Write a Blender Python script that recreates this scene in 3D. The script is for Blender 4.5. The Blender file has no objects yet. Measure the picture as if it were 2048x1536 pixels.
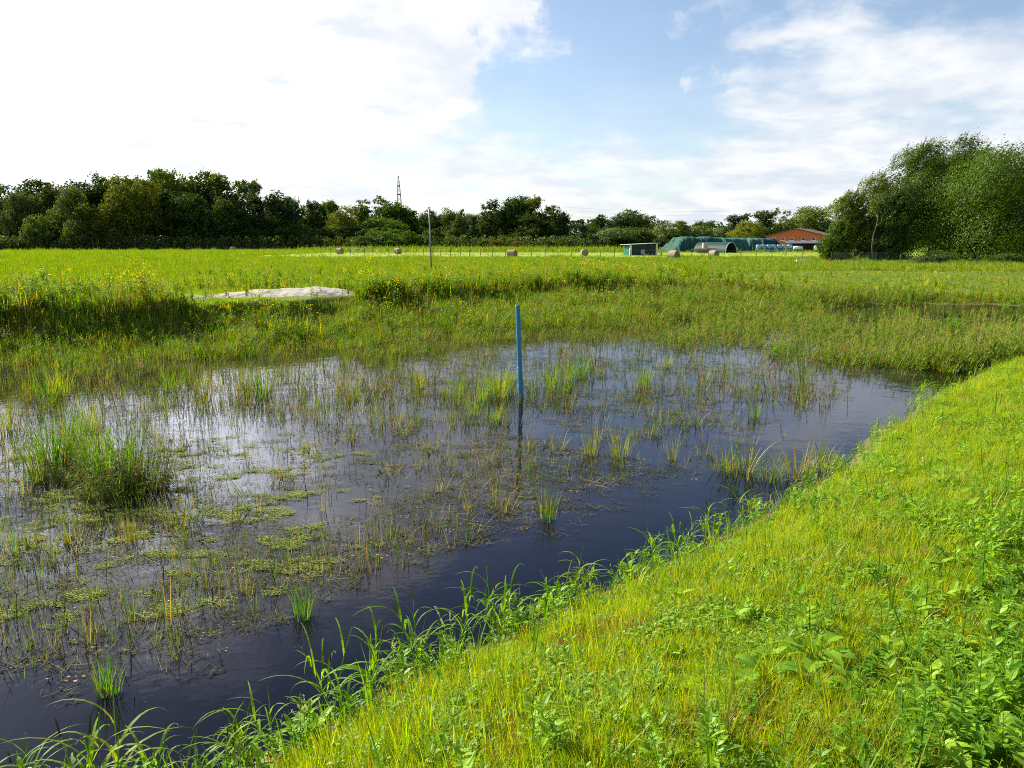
import bpy, math, random
import numpy as np
from mathutils import Vector, Matrix, Euler
R = math.radians
PI = math.pi
sc = bpy.context.scene
col = sc.collection
random.seed(7)
rng = np.random.default_rng(7)

# ------------------------------------------------------------------ camera, light, exposure
FPX = 1518.0
HORIZ = 487.0
PITCH = math.atan((768 - HORIZ) / FPX)
CAMZ = 3.0
cam = bpy.data.cameras.new("camera")
cam.sensor_width = 36
cam.lens = 36 * FPX / 2048
cam.clip_end = 6000
cam.clip_start = 0.05
co = bpy.data.objects.new("camera", cam)
co.location = (0, 0, CAMZ)
co.rotation_euler = (PI / 2 - PITCH, 0, 0)
col.objects.link(co)
sc.camera = co
sc.view_settings.view_transform = 'Standard'
sc.view_settings.look = 'None'
sc.view_settings.gamma = 1
sc.view_settings.exposure = 1.30
sc.cycles.use_denoising = False
sc.cycles.filter_width = 1.0
sc.cycles.max_bounces = 7
sc.cycles.diffuse_bounces = 3
sc.cycles.glossy_bounces = 3
sc.cycles.transmission_bounces = 4
sc.cycles.transparent_max_bounces = 6
SUN_AZ, SUN_EL = -54.0, 32.0      # degrees right of view direction, above the horizon
sd = Vector((math.sin(R(SUN_AZ)) * math.cos(R(SUN_EL)), math.cos(R(SUN_AZ)) * math.cos(R(SUN_EL)), math.sin(R(SUN_EL))))
sl = bpy.data.lights.new("sun", 'SUN')
sl.energy = 5.0
sl.angle = R(0.5)
sl.color = (1.0, 0.93, 0.80)
so = bpy.data.objects.new("sun", sl)
so.rotation_euler = sd.to_track_quat('Z', 'Y').to_euler()
so.location = (0, 0, 50)
col.objects.link(so)

# small expression helper for shader maths
class E:
    def __init__(s, nt, sock): s.nt, s.s = nt, sock
    def _op(s, op, *o, clamp=False):
        n = s.nt.nodes.new('ShaderNodeMath'); n.operation = op; n.use_clamp = clamp
        for i, v in enumerate((s,) + o):
            if isinstance(v, E): s.nt.links.new(v.s, n.inputs[i])
            else: n.inputs[i].default_value = v
        return E(s.nt, n.outputs[0])
    def __add__(s, o): return s._op('ADD', o)
    __radd__ = __add__
    def __mul__(s, o): return s._op('MULTIPLY', o)
    __rmul__ = __mul__
    def __sub__(s, o): return s._op('SUBTRACT', o)
    def __rsub__(s, o): return (s * -1.0) + o
    def __truediv__(s, o): return s._op('DIVIDE', o)
    def clamp(s): return s._op('ADD', 0.0, clamp=True)
    def smooth(s, a, b):
        n = s.nt.nodes.new('ShaderNodeMapRange'); n.interpolation_type = 'SMOOTHSTEP'
        s.nt.links.new(s.s, n.inputs[0]); n.inputs[1].default_value = a; n.inputs[2].default_value = b
        return E(s.nt, n.outputs[0])
def noise(nt, vec, scale, detail=4, rough=0.55, dist=0.0):
    n = nt.nodes.new('ShaderNodeTexNoise'); n.inputs['Scale'].default_value = scale
    n.inputs['Detail'].default_value = detail; n.inputs['Roughness'].default_value = rough
    n.inputs['Distortion'].default_value = dist
    if vec is not None: nt.links.new(vec, n.inputs['Vector'])
    return E(nt, n.outputs[0])
def mixc(nt, f, a, b):
    n = nt.nodes.new('ShaderNodeMix'); n.data_type = 'RGBA'
    for i, v in ((0, f), (6, a), (7, b)):
        if isinstance(v, E): nt.links.new(v.s, n.inputs[i])
        elif isinstance(v, (int, float)): n.inputs[i].default_value = v
        else: n.inputs[i].default_value = tuple(v)[:3] + (1,)
    return E(nt, n.outputs[2])

w = bpy.data.worlds.new("World"); sc.world = w; w.use_nodes = True
nt = w.node_tree; nt.nodes.clear()
sky = nt.nodes.new('ShaderNodeTexSky'); sky.sky_type = 'NISHITA'; sky.sun_disc = False
sky.sun_elevation = R(SUN_EL); sky.sun_rotation = R(SUN_AZ % 360)
sky.air_density = 1.0; sky.dust_density = 0.6; sky.ozone_density = 2.2
tc = nt.nodes.new('ShaderNodeTexCoord')
sx = nt.nodes.new('ShaderNodeSeparateXYZ'); nt.links.new(tc.outputs['Generated'], sx.inputs[0])
X, Y, Z = [E(nt, sx.outputs[i]) for i in range(3)]
az = X._op('ARCTAN2', Y) * (180 / PI)
el = Z._op('ARCSINE') * (180 / PI)
zz = (Z + 0.20)._op('MAXIMUM', 0.03)
cv = nt.nodes.new('ShaderNodeCombineXYZ')
nt.links.new((X / zz).s, cv.inputs[0]); nt.links.new((Y / zz).s, cv.inputs[1])
n1 = noise(nt, cv.outputs[0], 2.1, 9, 0.56, 0.25)
n2 = noise(nt, cv.outputs[0], 5.2, 8, 0.6, 0.3)
wob = (noise(nt, tc.outputs['Generated'], 7.0, 8, 0.62) - 0.5) * 22.0
azw, elw = az + wob, el + wob * 0.35
left = azw.smooth(1.5, -6.0) * elw.smooth(6.5, 10.0) * elw.smooth(27.0, 17.0)
left2 = azw.smooth(-4.0, -14.0) * elw.smooth(34.0, 22.0)
low = elw.smooth(8.5, 5.0)
right = azw.smooth(11.0, 17.0) * elw.smooth(16.5, 12.0)
gap = azw.smooth(2.0, 5.0) * azw.smooth(14.0, 10.0) * elw.smooth(6.0, 9.5) * elw.smooth(26.0, 20.0)
top = elw.smooth(20.0, 30.0)
den = n1 * 0.75 + n2 * 0.25 + left * 0.42 + left2 * 0.25 + low * 0.12 + right * 0.13 - gap * 0.25 - elw.smooth(19.0, 27.0) * 0.10
cov = den.smooth(0.49, 0.70)
veil = elw.smooth(14.0, 0.0) * 0.35 + 0.10 * elw.smooth(24.0, 14.0) + azw.smooth(5.0, -25.0) * 0.15 * elw.smooth(26.0, 16.0)
cov = (cov * 0.93 + veil * (1.0 - cov)).clamp()
n3 = noise(nt, cv.outputs[0], 3.4, 8, 0.58)
shade = n3.smooth(0.34, 0.64)
bright = az.smooth(22.0, -12.0)
glow = az.smooth(-7.0, -24.0) * elw.smooth(3.0, 9.0) * az.smooth(-110.0, -60.0) * elw.smooth(40.0, 14.0)
ccol = mixc(nt, shade, (0.31, 0.335, 0.375), (0.42, 0.425, 0.43))
ccol2 = mixc(nt, bright, ccol, mixc(nt, shade, (0.355, 0.37, 0.40), (0.44, 0.437, 0.43)))
ccol2 = mixc(nt, glow, ccol2, mixc(nt, n3.smooth(0.32, 0.72), (0.385, 0.392, 0.405), (2.2, 2.17, 2.12)))
b1 = nt.nodes.new('ShaderNodeBackground'); nt.links.new(sky.outputs[0], b1.inputs[0]); b1.inputs[1].default_value = 0.064
b2 = nt.nodes.new('ShaderNodeBackground'); nt.links.new(ccol2.s, b2.inputs[0]); b2.inputs[1].default_value = 1.0
ms = nt.nodes.new('ShaderNodeMixShader'); nt.links.new(cov.s, ms.inputs[0])
nt.links.new(b1.outputs[0], ms.inputs[1]); nt.links.new(b2.outputs[0], ms.inputs[2])
ow = nt.nodes.new('ShaderNodeOutputWorld'); nt.links.new(ms.outputs[0], ow.inputs[0])

# ------------------------------------------------------------------ helpers
def at(px, py, z=None, depth=None):
    a, b = (px - 1024) / FPX, (768 - py) / FPX
    d = Vector((a, math.cos(PITCH) + b * math.sin(PITCH), -math.sin(PITCH) + b * math.cos(PITCH)))
    t = (z - CAMZ) / d.z if z is not None else depth / d.y
    return Vector((d.x * t, d.y * t, CAMZ + d.z * t))
def tag(o, label=None, cat=None, group=None, kind=None):
    if label: o['label'] = label
    if cat: o['category'] = cat
    if group: o['group'] = group
    if kind: o['kind'] = kind
    return o
def link(name, me, parent=None):
    o = bpy.data.objects.new(name, me); col.objects.link(o)
    if parent: o.parent = parent
    return o
def empty(name, loc, rz=0, scale=None):
    o = bpy.data.objects.new(name, None); col.objects.link(o)
    o.location = loc; o.rotation_euler = (0, 0, rz); o.empty_display_size = 0.2
    if scale: o.scale = scale
    return o
ORD = ['first', 'second', 'third', 'fourth', 'fifth', 'sixth', 'seventh', 'eighth', 'ninth', 'tenth', 'eleventh', 'twelfth', 'thirteenth', 'fourteenth', 'fifteenth', 'sixteenth', 'seventeenth', 'eighteenth', 'nineteenth', 'twentieth']
def nth(i, n, end='leftmost', other='rightmost', tail='from the left'):
    if i == 0: return end
    if i == n - 1: return other
    return ORD[i] + ' ' + tail if i < 20 else str(i + 1) + 'th ' + tail
class G:
    """collects ribbons, leaves, tubes, boxes; builds one mesh"""
    def __init__(s): s.v, s.f, s.m = [], [], []
    def poly(s, pts, mi=0):
        n = len(s.v); s.v += [tuple(p) for p in pts]; s.f.append(tuple(range(n, n + len(pts)))); s.m.append(mi)
    def blade(s, base, h, wd, az, lean, bend, seg=3, mi=0, curl=0.0):
        """grass blade: starts at angle lean from vertical and bends by bend radians"""
        x, y, z = base; n = len(s.v)
        dx, dy = math.cos(az), math.sin(az); px, py = -dy, dx
        a = lean
        for i in range(seg + 1):
            t = i / seg
            ww = wd * (1 - t) ** 0.7 * (0.75 + 0.5 * min(t * 3, 1)) / 2
            if i == seg:
                s.v.append((x, y, z))
            else:
                tw = curl * t
                cx, cy = px * math.cos(tw) + dx * math.sin(tw) * math.cos(a), py * math.cos(tw) + dy * math.sin(tw) * math.cos(a)
                s.v.append((x - cx * ww, y - cy * ww, z)); s.v.append((x + cx * ww, y + cy * ww, z))
            st = h / seg
            x += dx * math.sin(a) * st; y += dy * math.sin(a) * st; z += math.cos(a) * st
            a += bend / seg
        for i in range(seg - 1):
            k = n + 2 * i; s.f.append((k, k + 1, k + 3, k + 2)); s.m.append(mi)
        k = n + 2 * (seg - 1); s.f.append((k, k + 1, k + 2)); s.m.append(mi)
    def leaf(s, base, L, wd, az, pitch, mi=0, droop=0.5, fold=0.15, seg=4, tooth=0.0):
        """broad leaf with midrib fold; pitch = angle above horizontal at base"""
        x, y, z = base; n = len(s.v)
        dx, dy = math.cos(az), math.sin(az); px, py = -dy, dx
        a = pitch
        for i in range(seg + 1):
            t = i / seg
            ww = wd / 2 * math.sin(PI * min(1, (t * 0.93 + 0.03)) ** 0.8) * (1 + (tooth if i % 2 else -tooth))
            if i == seg: ww = 0.0005
            s.v += [(x - px * ww, y - py * ww, z + fold * ww), (x, y, z), (x + px * ww, y + py * ww, z + fold * ww)]
            st = L / seg
            x += dx * math.cos(a) * st; y += dy * math.cos(a) * st; z += math.sin(a) * st
            a -= droop / seg
        for i in range(seg):
            k = n + 3 * i
            s.f += [(k, k + 1, k + 4, k + 3), (k + 1, k + 2, k + 5, k + 4)]; s.m += [mi, mi]
    def tube(s, pts, r0, r1=None, sides=5, mi=0, cap=True):
        r1 = r0 if r1 is None else r1
        n = len(s.v); P = [Vector(p) for p in pts]; m = len(P)
        for i, p in enumerate(P):
            d = (P[min(i + 1, m - 1)] - P[max(i - 1, 0)])
            d = d.normalized() if d.length > 0 else Vector((0, 0, 1))
            u = d.cross(Vector((0, 1, 0.01))); u = u.normalized() if u.length > 0.1 else d.cross(Vector((1, 0, 0))).normalized()
            v = d.cross(u); r = r0 + (r1 - r0) * i / (m - 1)
            for k in range(sides):
                a = 2 * PI * k / sides
                q = p + (u * math.cos(a) + v * math.sin(a)) * r; s.v.append(tuple(q))
        for i in range(m - 1):
            for k in range(sides):
                a, b = n + i * sides + k, n + i * sides + (k + 1) % sides
                s.f.append((a, b, b + sides, a + sides)); s.m.append(mi)
        if cap:
            s.f.append(tuple(n + k for k in range(sides))[::-1]); s.m.append(mi)
            s.f.append(tuple(n + (m - 1) * sides + k for k in range(sides))); s.m.append(mi)
    def box(s, c, sz, rz=0.0, mi=0, bev=0.0):
        n = len(s.v); cx, cy, cz = c; hx, hy, hz = sz[0] / 2, sz[1] / 2, sz[2] / 2
        ca, sa = math.cos(rz), math.sin(rz)
        b = bev
        ring = [(hx - b, hy), (hx, hy - b), (hx, -hy + b), (hx - b, -hy), (-hx + b, -hy), (-hx, -hy + b), (-hx, hy - b), (-hx + b, hy)] if b else [(hx, hy), (hx, -hy), (-hx, -hy), (-hx, hy)]
        m = len(ring)
        for z in (-hz, hz):
            for (a, d) in ring: s.v.append((cx + a * ca - d * sa, cy + a * sa + d * ca, cz + z))
        for k in range(m):
            s.f.append((n + k, n + m + k, n + m + (k + 1) % m, n + (k + 1) % m)); s.m.append(mi)
        s.f.append(tuple(n + k for k in range(m))); s.m.append(mi)
        s.f.append(tuple(n + m + k for k in range(m))[::-1]); s.m.append(mi)
    def mesh(s, name, mats, smooth=False):
        me = bpy.data.meshes.new(name); me.from_pydata(s.v, [], s.f)
        for m in mats: me.materials.append(m)
        me.polygons.foreach_set('material_index', s.m)
        if smooth: me.polygons.foreach_set('use_smooth', [True] * len(s.f))
        me.update(); return me
def np_mesh(name, V, F, mats, smooth=False, mi=None):
    me = bpy.data.meshes.new(name)
    V = np.asarray(V, np.float32); F = np.asarray(F, np.int32); k = F.shape[1]
    me.vertices.add(len(V)); me.vertices.foreach_set('co', V.ravel())
    me.loops.add(F.size); me.loops.foreach_set('vertex_index', F.ravel())
    me.polygons.add(len(F)); me.polygons.foreach_set('loop_start', np.arange(0, F.size, k, dtype=np.int32))
    me.update(calc_edges=True)
    for m in mats: me.materials.append(m)
    if mi is not None: me.polygons.foreach_set('material_index', np.asarray(mi, np.int32))
    if smooth: me.polygons.foreach_set('use_smooth', np.ones(len(F), bool))
    return me

# value noise
def vnoise(x, y, s, seed=0):
    x = np.asarray(x, float) / s; y = np.asarray(y, float) / s
    i, j = np.floor(x).astype(np.int64), np.floor(y).astype(np.int64)
    fx, fy = x - i, y - j; fx = fx * fx * (3 - 2 * fx); fy = fy * fy * (3 - 2 * fy)
    def hsh(a, b):
        q = np.sin(a * 127.1 + b * 311.7 + seed * 74.7) * 43758.5453
        return q - np.floor(q)
    return (hsh(i, j) * (1 - fx) + hsh(i + 1, j) * fx) * (1 - fy) + (hsh(i, j + 1) * (1 - fx) + hsh(i + 1, j + 1) * fx) * fy

# ------------------------------------------------------------------ terrain
near_px = [(430, 1536), (560, 1470), (700, 1385), (850, 1300), (1000, 1235), (1200, 1160), (1400, 1080), (1560, 1000), (1650, 950), (1720, 895), (1765, 845)]
near_w = [at(a, b + 30 * min(1, max(.2, (1760 - a) / 260)), 0.0) for a, b in near_px]
NX = np.array([-60, -14, -7, -3.2] + [p.x for p in near_w] + [6.5, 8.5, 11.6, 18, 26, 40])
NY = np.array([-10, 1.0, 2.6, 3.5] + [p.y for p in near_w] + [12.5, 15.0, 18.2, 23.5, 29, 36.0])
KX = np.array([-60, -25, -15, -8, -3, 2, 8, 14, 20, 27, 36, 60.])
YS = np.array([14, 17.5, 19, 22, 24.5, 27, 31, 36, 38.5, 36, 34, 34.])
YB = np.array([16, 19, 20.5, 24, 30, 35, 39, 39.3, 40, 37.5, 35.5, 35.5])
ZB = np.array([.25, .25, .25, .35, .6, .65, .5, .2, .15, .12, .1, .1])
YT = np.array([17.3, 20.45, 22.05, 25.5, 30.9, 35.7, 39.6, 39.8, 40.4, 38, 36, 36])
ZT = np.array([1.15, 1.15, 1.15, 1.1, 1.05, 1.05, .9, .5, .36, .32, .3, .3])
YF = np.array([24, 26, 27, 31, 36, 40, 46, 54, 60, 60, 58, 58.])
def near_dist(x, y):
    d = np.full(np.shape(x), 1e9)
    for k in range(len(NX) - 1):
        ax, ay, bx, by = NX[k], NY[k], NX[k + 1], NY[k + 1]
        t = np.clip(((x - ax) * (bx - ax) + (y - ay) * (by - ay)) / ((bx - ax) ** 2 + (by - ay) ** 2), 0, 1)
        d = np.minimum(d, np.hypot(x - ax - t * (bx - ax), y - ay - t * (by - ay)))
    return d
def ss(t):
    t = np.clip(t, 0, 1); return t * t * (3 - 2 * t)
def wobble(x, y):
    return (vnoise(x, y, 1.7, 3) - 0.5) * 0.9 + (vnoise(x, y, 0.5, 4) - 0.5) * 0.3
def zone(x, y):
    """returns height, near distance (+ on the near bank), distance beyond far shore"""
    x = np.asarray(x, float); y = np.asarray(y, float)
    yn = np.interp(x, NX, NY); ys = np.interp(x, KX, YS)
    nd = near_dist(x, y) * np.where(y < yn, 1, -1)
    w = wobble(x, y)
    nd2 = nd + w * 0.22
    fd = y - ys + w * np.clip((y - ys + 6) / 6, 0.3, 1)
    yb, yt, yf = np.interp(x, KX, YB), np.interp(x, KX, YT), np.interp(x, KX, YF)
    zb, zt = np.interp(x, KX, ZB), np.interp(x, KX, ZT)
    y2 = y + (vnoise(x, y, 2.2, 9) - 0.5) * 1.6 * ss((y - 15) / 5)
    far = np.where(y2 < yb, zb * np.clip(fd / np.maximum(yb - ys, .5), 0, 1.2),
          np.where(y2 < yt, zb + (zt - zb) * ss((y2 - yb) / (yt - yb)),
                   zt + (1.0 - zt) * ss((y2 - yt) / (yf - yt))))
    far = far + (vnoise(x, y, 3.0, 1) - 0.5) * 0.12 * ss(fd / 3) + (vnoise(x, y, 0.7, 2) - 0.5) * 0.08 * ss(fd / 1.5) * (1 - ss((y - 60) / 40))
    nearz = (1.08 - .30 * ss((y - 5) / 7)) * (1 - np.exp(-np.maximum(nd2, 0) / 2.6)) + 0.03 * ss(nd2 / 0.15) + (vnoise(x, y, 0.45, 5) - 0.5) * 0.06 * ss(nd2 / .4) + (vnoise(x, y, 1.6, 6) - .5) * .10 * ss(nd2)
    dd = np.minimum(-nd2, -fd)
    bed = -0.02 - np.minimum(0.35, np.maximum(dd, 0) * 0.12) + (vnoise(x, y, 0.8, 8) - .5) * 0.05 * ss(dd)
    z = np.where(nd2 > 0, nearz, np.where(fd > 0, far, bed))
    return z, nd2, fd
def hz(x, y):
    z, _, _ = zone(np.array([float(x)]), np.array([float(y)])); return float(z[0])
def axis(lo, hi, dense_lo, dense_hi, step, grow):
    a = list(np.arange(dense_lo, dense_hi, step)); s = step; v = dense_hi
    while v < hi: a.append(v); s *= grow; v += s
    a.append(hi); s = step; v = dense_lo - step; b = []
    while v > lo: b.append(v); s *= grow; v -= s
    b.append(lo); return np.array(b[::-1] + a)
gx = axis(-2500, 2500, -22, 30, 0.16, 1.10)
gy = axis(-60, 4500, -3, 45, 0.16, 1.07)
GX, GY = np.meshgrid(gx, gy)
TZ, ND, FD = zone(GX, GY)
nx, ny = len(gx), len(gy)
V = np.stack([GX, GY, TZ], -1).reshape(-1, 3)
ii = (np.arange(ny - 1)[:, None] * nx + np.arange(nx - 1)[None]).ravel()
F = np.stack([ii, ii + 1, ii + nx + 1, ii + nx], 1)

def mat(name):
    m = bpy.data.materials.new(name); m.use_nodes = True; nt = m.node_tree; nt.nodes.clear()
    o = nt.nodes.new('ShaderNodeOutputMaterial'); return m, nt, o
def princ(nt, o, color, rough=0.8, spec=0.3, bump=None, bstr=0.3, bdist=0.02, metal=0.0):
    p = nt.nodes.new('ShaderNodeBsdfPrincipled')
    if isinstance(color, E): nt.links.new(color.s, p.inputs['Base Color'])
    else: p.inputs['Base Color'].default_value = tuple(color)[:3] + (1,)
    if isinstance(rough, E): nt.links.new(rough.s, p.inputs['Roughness'])
    else: p.inputs['Roughness'].default_value = rough
    p.inputs['Specular IOR Level'].default_value = spec; p.inputs['Metallic'].default_value = metal
    if bump is not None:
        b = nt.nodes.new('ShaderNodeBump'); b.inputs['Strength'].default_value = bstr; b.inputs['Distance'].default_value = bdist
        nt.links.new(bump.s, b.inputs['Height']); nt.links.new(b.outputs[0], p.inputs['Normal'])
    nt.links.new(p.outputs[0], o.inputs[0]); return p
def simple(name, c1, c2=None, scale=8.0, rough=0.8, spec=0.3, bump=0.3, bdist=0.02, metal=0.0, stretch=None):
    m, nt, o = mat(name)
    tcn = nt.nodes.new('ShaderNodeTexCoord'); vec = tcn.outputs['Object']
    if stretch:
        mp = nt.nodes.new('ShaderNodeMapping'); mp.inputs['Scale'].default_value = stretch
        nt.links.new(vec, mp.inputs[0]); vec = mp.outputs[0]
    n = noise(nt, vec, scale, 6, 0.6)
    c = mixc(nt, n.smooth(0.3, 0.7), c1, c2 if c2 else tuple(v * 0.7 for v in c1))
    princ(nt, o, c, rough, spec, n, bump, bdist, metal); return m
def foliage(name, ca, cb, cc=None, transl=0.45, gloss=0.03, objcol=False, patch=None, rough=0.5):
    gloss *= 0.25
    """leafy material: per-leaf and per-plant colour spread, light passing through"""
    m, nt, o = mat(name)
    ge = nt.nodes.new('ShaderNodeNewGeometry'); oi = nt.nodes.new('ShaderNodeObjectInfo')
    isl = E(nt, ge.outputs['Random Per Island']); rnd = E(nt, oi.outputs['Random'])
    c = mixc(nt, (isl * 0.6 + rnd * 0.4).smooth(0.15, 0.85), ca, cb)
    if cc:
        c = mixc(nt, (rnd * 7.31)._op('FRACT') .smooth(0.55, 1.0) * 0.9, c, cc)
    if patch:
        pn = noise(nt, ge.outputs['Position'], patch[0], 3, 0.5)
        c = mixc(nt, pn.smooth(patch[2], patch[3]), c, patch[1])
    if objcol:
        mx = nt.nodes.new('ShaderNodeMix'); mx.data_type = 'RGBA'; mx.blend_type = 'MULTIPLY'; mx.inputs[0].default_value = 1.0
        nt.links.new(c.s, mx.inputs[6]); nt.links.new(oi.outputs['Color'], mx.inputs[7]); c = E(nt, mx.outputs[2])
    d = nt.nodes.new('ShaderNodeBsdfDiffuse'); t = nt.nodes.new('ShaderNodeBsdfTranslucent'); g = nt.nodes.new('ShaderNodeBsdfGlossy')
    g.inputs['Roughness'].default_value = rough; g.inputs['Color'].default_value = (0.9, 0.95, 1, 1)
    nt.links.new(c.s, d.inputs[0])
    h = nt.nodes.new('ShaderNodeMix'); h.data_type = 'RGBA'; h.blend_type = 'MULTIPLY'; h.inputs[0].default_value = 1
    nt.links.new(c.s, h.inputs[6]); h.inputs[7].default_value = (1.55, 1.4, 0.30, 1)
    nt.links.new(h.outputs[2], t.inputs[0])
    m1 = nt.nodes.new('ShaderNodeMixShader'); m1.inputs[0].default_value = transl
    nt.links.new(d.outputs[0], m1.inputs[1]); nt.links.new(t.outputs[0], m1.inputs[2])
    m2 = nt.nodes.new('ShaderNodeMixShader'); m2.inputs[0].default_value = gloss
    nt.links.new(m1.outputs[0], m2.inputs[1]); nt.links.new(g.outputs[0], m2.inputs[2])
    nt.links.new(m2.outputs[0], o.inputs[0]); return m

M = {}
M['turf'] = foliage('short_grass', (0.045, 0.15, 0.003), (0.30, 0.44, 0.006), (0.33, 0.34, 0.02), 0.5, 0.04, patch=(0.9, (0.28, 0.35, 0.004), 0.48, 0.85))
M['turf_dry'] = foliage('dry_grass', (0.42, 0.30, 0.12), (0.30, 0.17, 0.06), None, 0.35, 0.03)
M['herb'] = foliage('herb_leaf', (0.11, 0.24, 0.008), (0.22, 0.36, 0.015), None, 0.4, 0.10)
M['weed'] = foliage('weed_leaf', (0.08, 0.21, 0.012), (0.19, 0.34, 0.02), None, 0.45, 0.08, rough=0.45)
M['lush'] = foliage('lush_leaf', (0.13, 0.28, 0.01), (0.26, 0.42, 0.02), None, 0.45, 0.08)
M['redleaf'] = foliage('red_leaf', (0.32, 0.06, 0.02), (0.42, 0.20, 0.05), None, 0.4, 0.04)
M['long'] = foliage('long_grass', (0.04, 0.14, 0.005), (0.15, 0.29, 0.009), (0.20, 0.25, 0.02), 0.45, 0.07)
M['arch'] = foliage('shore_grass', (0.07, 0.19, 0.006), (0.18, 0.33, 0.010), (0.26, 0.30, 0.03), 0.5, 0.05)
M['sedge'] = foliage('sedge', (0.035, 0.10, 0.006), (0.12, 0.22, 0.008), (0.17, 0.16, 0.03), 0.4, 0.06)
M['reed'] = foliage('reed_leaf', (0.045, 0.14, 0.004), (0.17, 0.33, 0.007), (0.24, 0.24, 0.02), 0.4, 0.06, patch=(0.8, (0.18, 0.20, 0.015), 0.52, 0.72))
M['meadow'] = foliage('meadow_grass', (0.070, 0.165, 0.002), (0.155, 0.265, 0.003), (0.20, 0.25, 0.005), 0.45, 0.04, patch=(0.7, (0.12, 0.16, 0.004), 0.55, 0.70))
M['bankweed'] = foliage('bank_weed', (0.06, 0.17, 0.003), (0.23, 0.37, 0.005), (0.34, 0.31, 0.012), 0.45, 0.05, patch=(0.45, (0.29, 0.25, 0.015), 0.56, 0.74))
M['yellow'] = foliage('yellow_petal', (0.75, 0.62, 0.02), (0.85, 0.75, 0.04), None, 0.35, 0.02)
M['whitef'] = foliage('white_bud', (0.60, 0.62, 0.45), (0.75, 0.72, 0.62), None, 0.3, 0.02)
M['purple'] = foliage('purple_petal', (0.40, 0.10, 0.50), (0.50, 0.20, 0.60), None, 0.3, 0.02)
M['dry'] = foliage('dry_stem', (0.34, 0.22, 0.08), (0.46, 0.36, 0.16), None, 0.25, 0.04)
M['brown'] = foliage('brown_debris', (0.035, 0.032, 0.014), (0.10, 0.10, 0.03), (0.15, 0.17, 0.05), 0.2, 0.05)
M['algae'] = foliage('algae', (0.19, 0.25, 0.05), (0.36, 0.42, 0.10), None, 0.3, 0.05)
M['leaf'] = foliage('tree_leaf', (0.50, 0.60, 0.45), (1.0, 1.0, 1.0), None, 0.30, 0.05, objcol=True)
M['leaf_shiny'] = foliage('willow_leaf', (0.50, 0.60, 0.45), (1.0, 1.0, 1.0), None, 0.28, 0.11, objcol=True, rough=0.4)
M['bark'] = simple('bark', (0.09, 0.07, 0.05), (0.16, 0.13, 0.10), 14, 0.9, 0.1, 0.6, 0.03, stretch=(1, 1, 0.2))

# ground material: soil and grass colours from vertex masks (mud at the waterline, pale mown strips, bare earth)
mud = np.exp(-(np.maximum(ND, 0) / 0.22) ** 2) * (ND > -0.3) + np.exp(-np.maximum(FD, 0) / 0.5) * (FD > -0.5)
mud = np.clip(mud + ((ND <= 0) & (FD <= 0)), 0, 1)
mown = ss((GY - 112) / 6) * (1 - ss((GY - 172) / 8)) * ss((GX + 48) / 10)
tall = (1 - ss((GY - 70) / 10)) * (FD > 0)
me = np_mesh('ground', V, F, [], smooth=True)
ca = me.color_attributes.new('mask', 'FLOAT_COLOR', 'POINT')
ca.data.foreach_set('color', np.stack([mud, mown, tall, np.ones_like(mud)], -1).astype(np.float32).ravel())
m, nt, o = mat('ground')
at_ = nt.nodes.new('ShaderNodeAttribute'); at_.attribute_name = 'mask'
sp = nt.nodes.new('ShaderNodeSeparateColor'); nt.links.new(at_.outputs['Color'], sp.inputs[0])
ge = nt.nodes.new('ShaderNodeNewGeometry')
na = noise(nt, ge.outputs['Position'], 7.0, 6, 0.65); nb = noise(nt, ge.outputs['Position'], 0.12, 5, 0.6); nc = noise(nt, ge.outputs['Position'], 0.9, 4, 0.6)
grass = mixc(nt, na.smooth(0.35, 0.65), (0.05, 0.11, 0.004), (0.15, 0.26, 0.006))
grass = mixc(nt, nb.smooth(0.4, 0.65) * 0.6, grass, (0.18, 0.27, 0.008))
olive = mixc(nt, na.smooth(0.35, 0.65), (0.05, 0.065, 0.006), (0.13, 0.15, 0.012))
grass = mixc(nt, E(nt, sp.outputs[2]) * 0.7, grass, olive)
hay = mixc(nt, na.smooth(0.35, 0.65), (0.19, 0.28, 0.012), (0.29, 0.35, 0.035))
g2 = mixc(nt, E(nt, sp.outputs[1]) * nb.smooth(0.15, 0.4), grass, hay)
soil = mixc(nt, (nc * .6 + na * .4).smooth(0.35, 0.65), (0.05, 0.034, 0.018), (0.15, 0.11, 0.06))
c = mixc(nt, E(nt, sp.outputs[0]), g2, soil)
princ(nt, o, c, 0.9, 0.15, na, 0.7, 0.05)
me.materials.append(m)
ground = tag(link('ground', me), kind='structure')

# water sheet
m, nt, o = mat('pond_water')
ge = nt.nodes.new('ShaderNodeNewGeometry')
r1 = noise(nt, ge.outputs['Position'], 2.2, 3, 0.55); r2 = noise(nt, ge.outputs['Position'], 11.0, 3, 0.6, 0.5)
calm = noise(nt, ge.outputs['Position'], 0.22, 2, 0.5).smooth(0.4, 0.65)
hgt = r1 * 0.6 + r2 * 0.16 * (calm + 0.25)
bp = nt.nodes.new('ShaderNodeBump'); bp.inputs['Strength'].default_value = 0.10; bp.inputs['Distance'].default_value = 0.06
nt.links.new(hgt.s, bp.inputs['Height'])
fr = nt.nodes.new('ShaderNodeFresnel'); fr.inputs[0].default_value = 1.333; nt.links.new(bp.outputs[0], fr.inputs['Normal'])
gl = nt.nodes.new('ShaderNodeBsdfGlossy'); gl.inputs['Roughness'].default_value = 0.03; gl.inputs[0].default_value = (0.82, 0.85, 0.98, 1)
nt.links.new(bp.outputs[0], gl.inputs['Normal'])
tr = nt.nodes.new('ShaderNodeBsdfTransparent'); tr.inputs[0].default_value = (0.42, 0.37, 0.29, 1)
df = nt.nodes.new('ShaderNodeBsdfDiffuse'); df.inputs[0].default_value = (0.010, 0.008, 0.011, 1)
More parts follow.
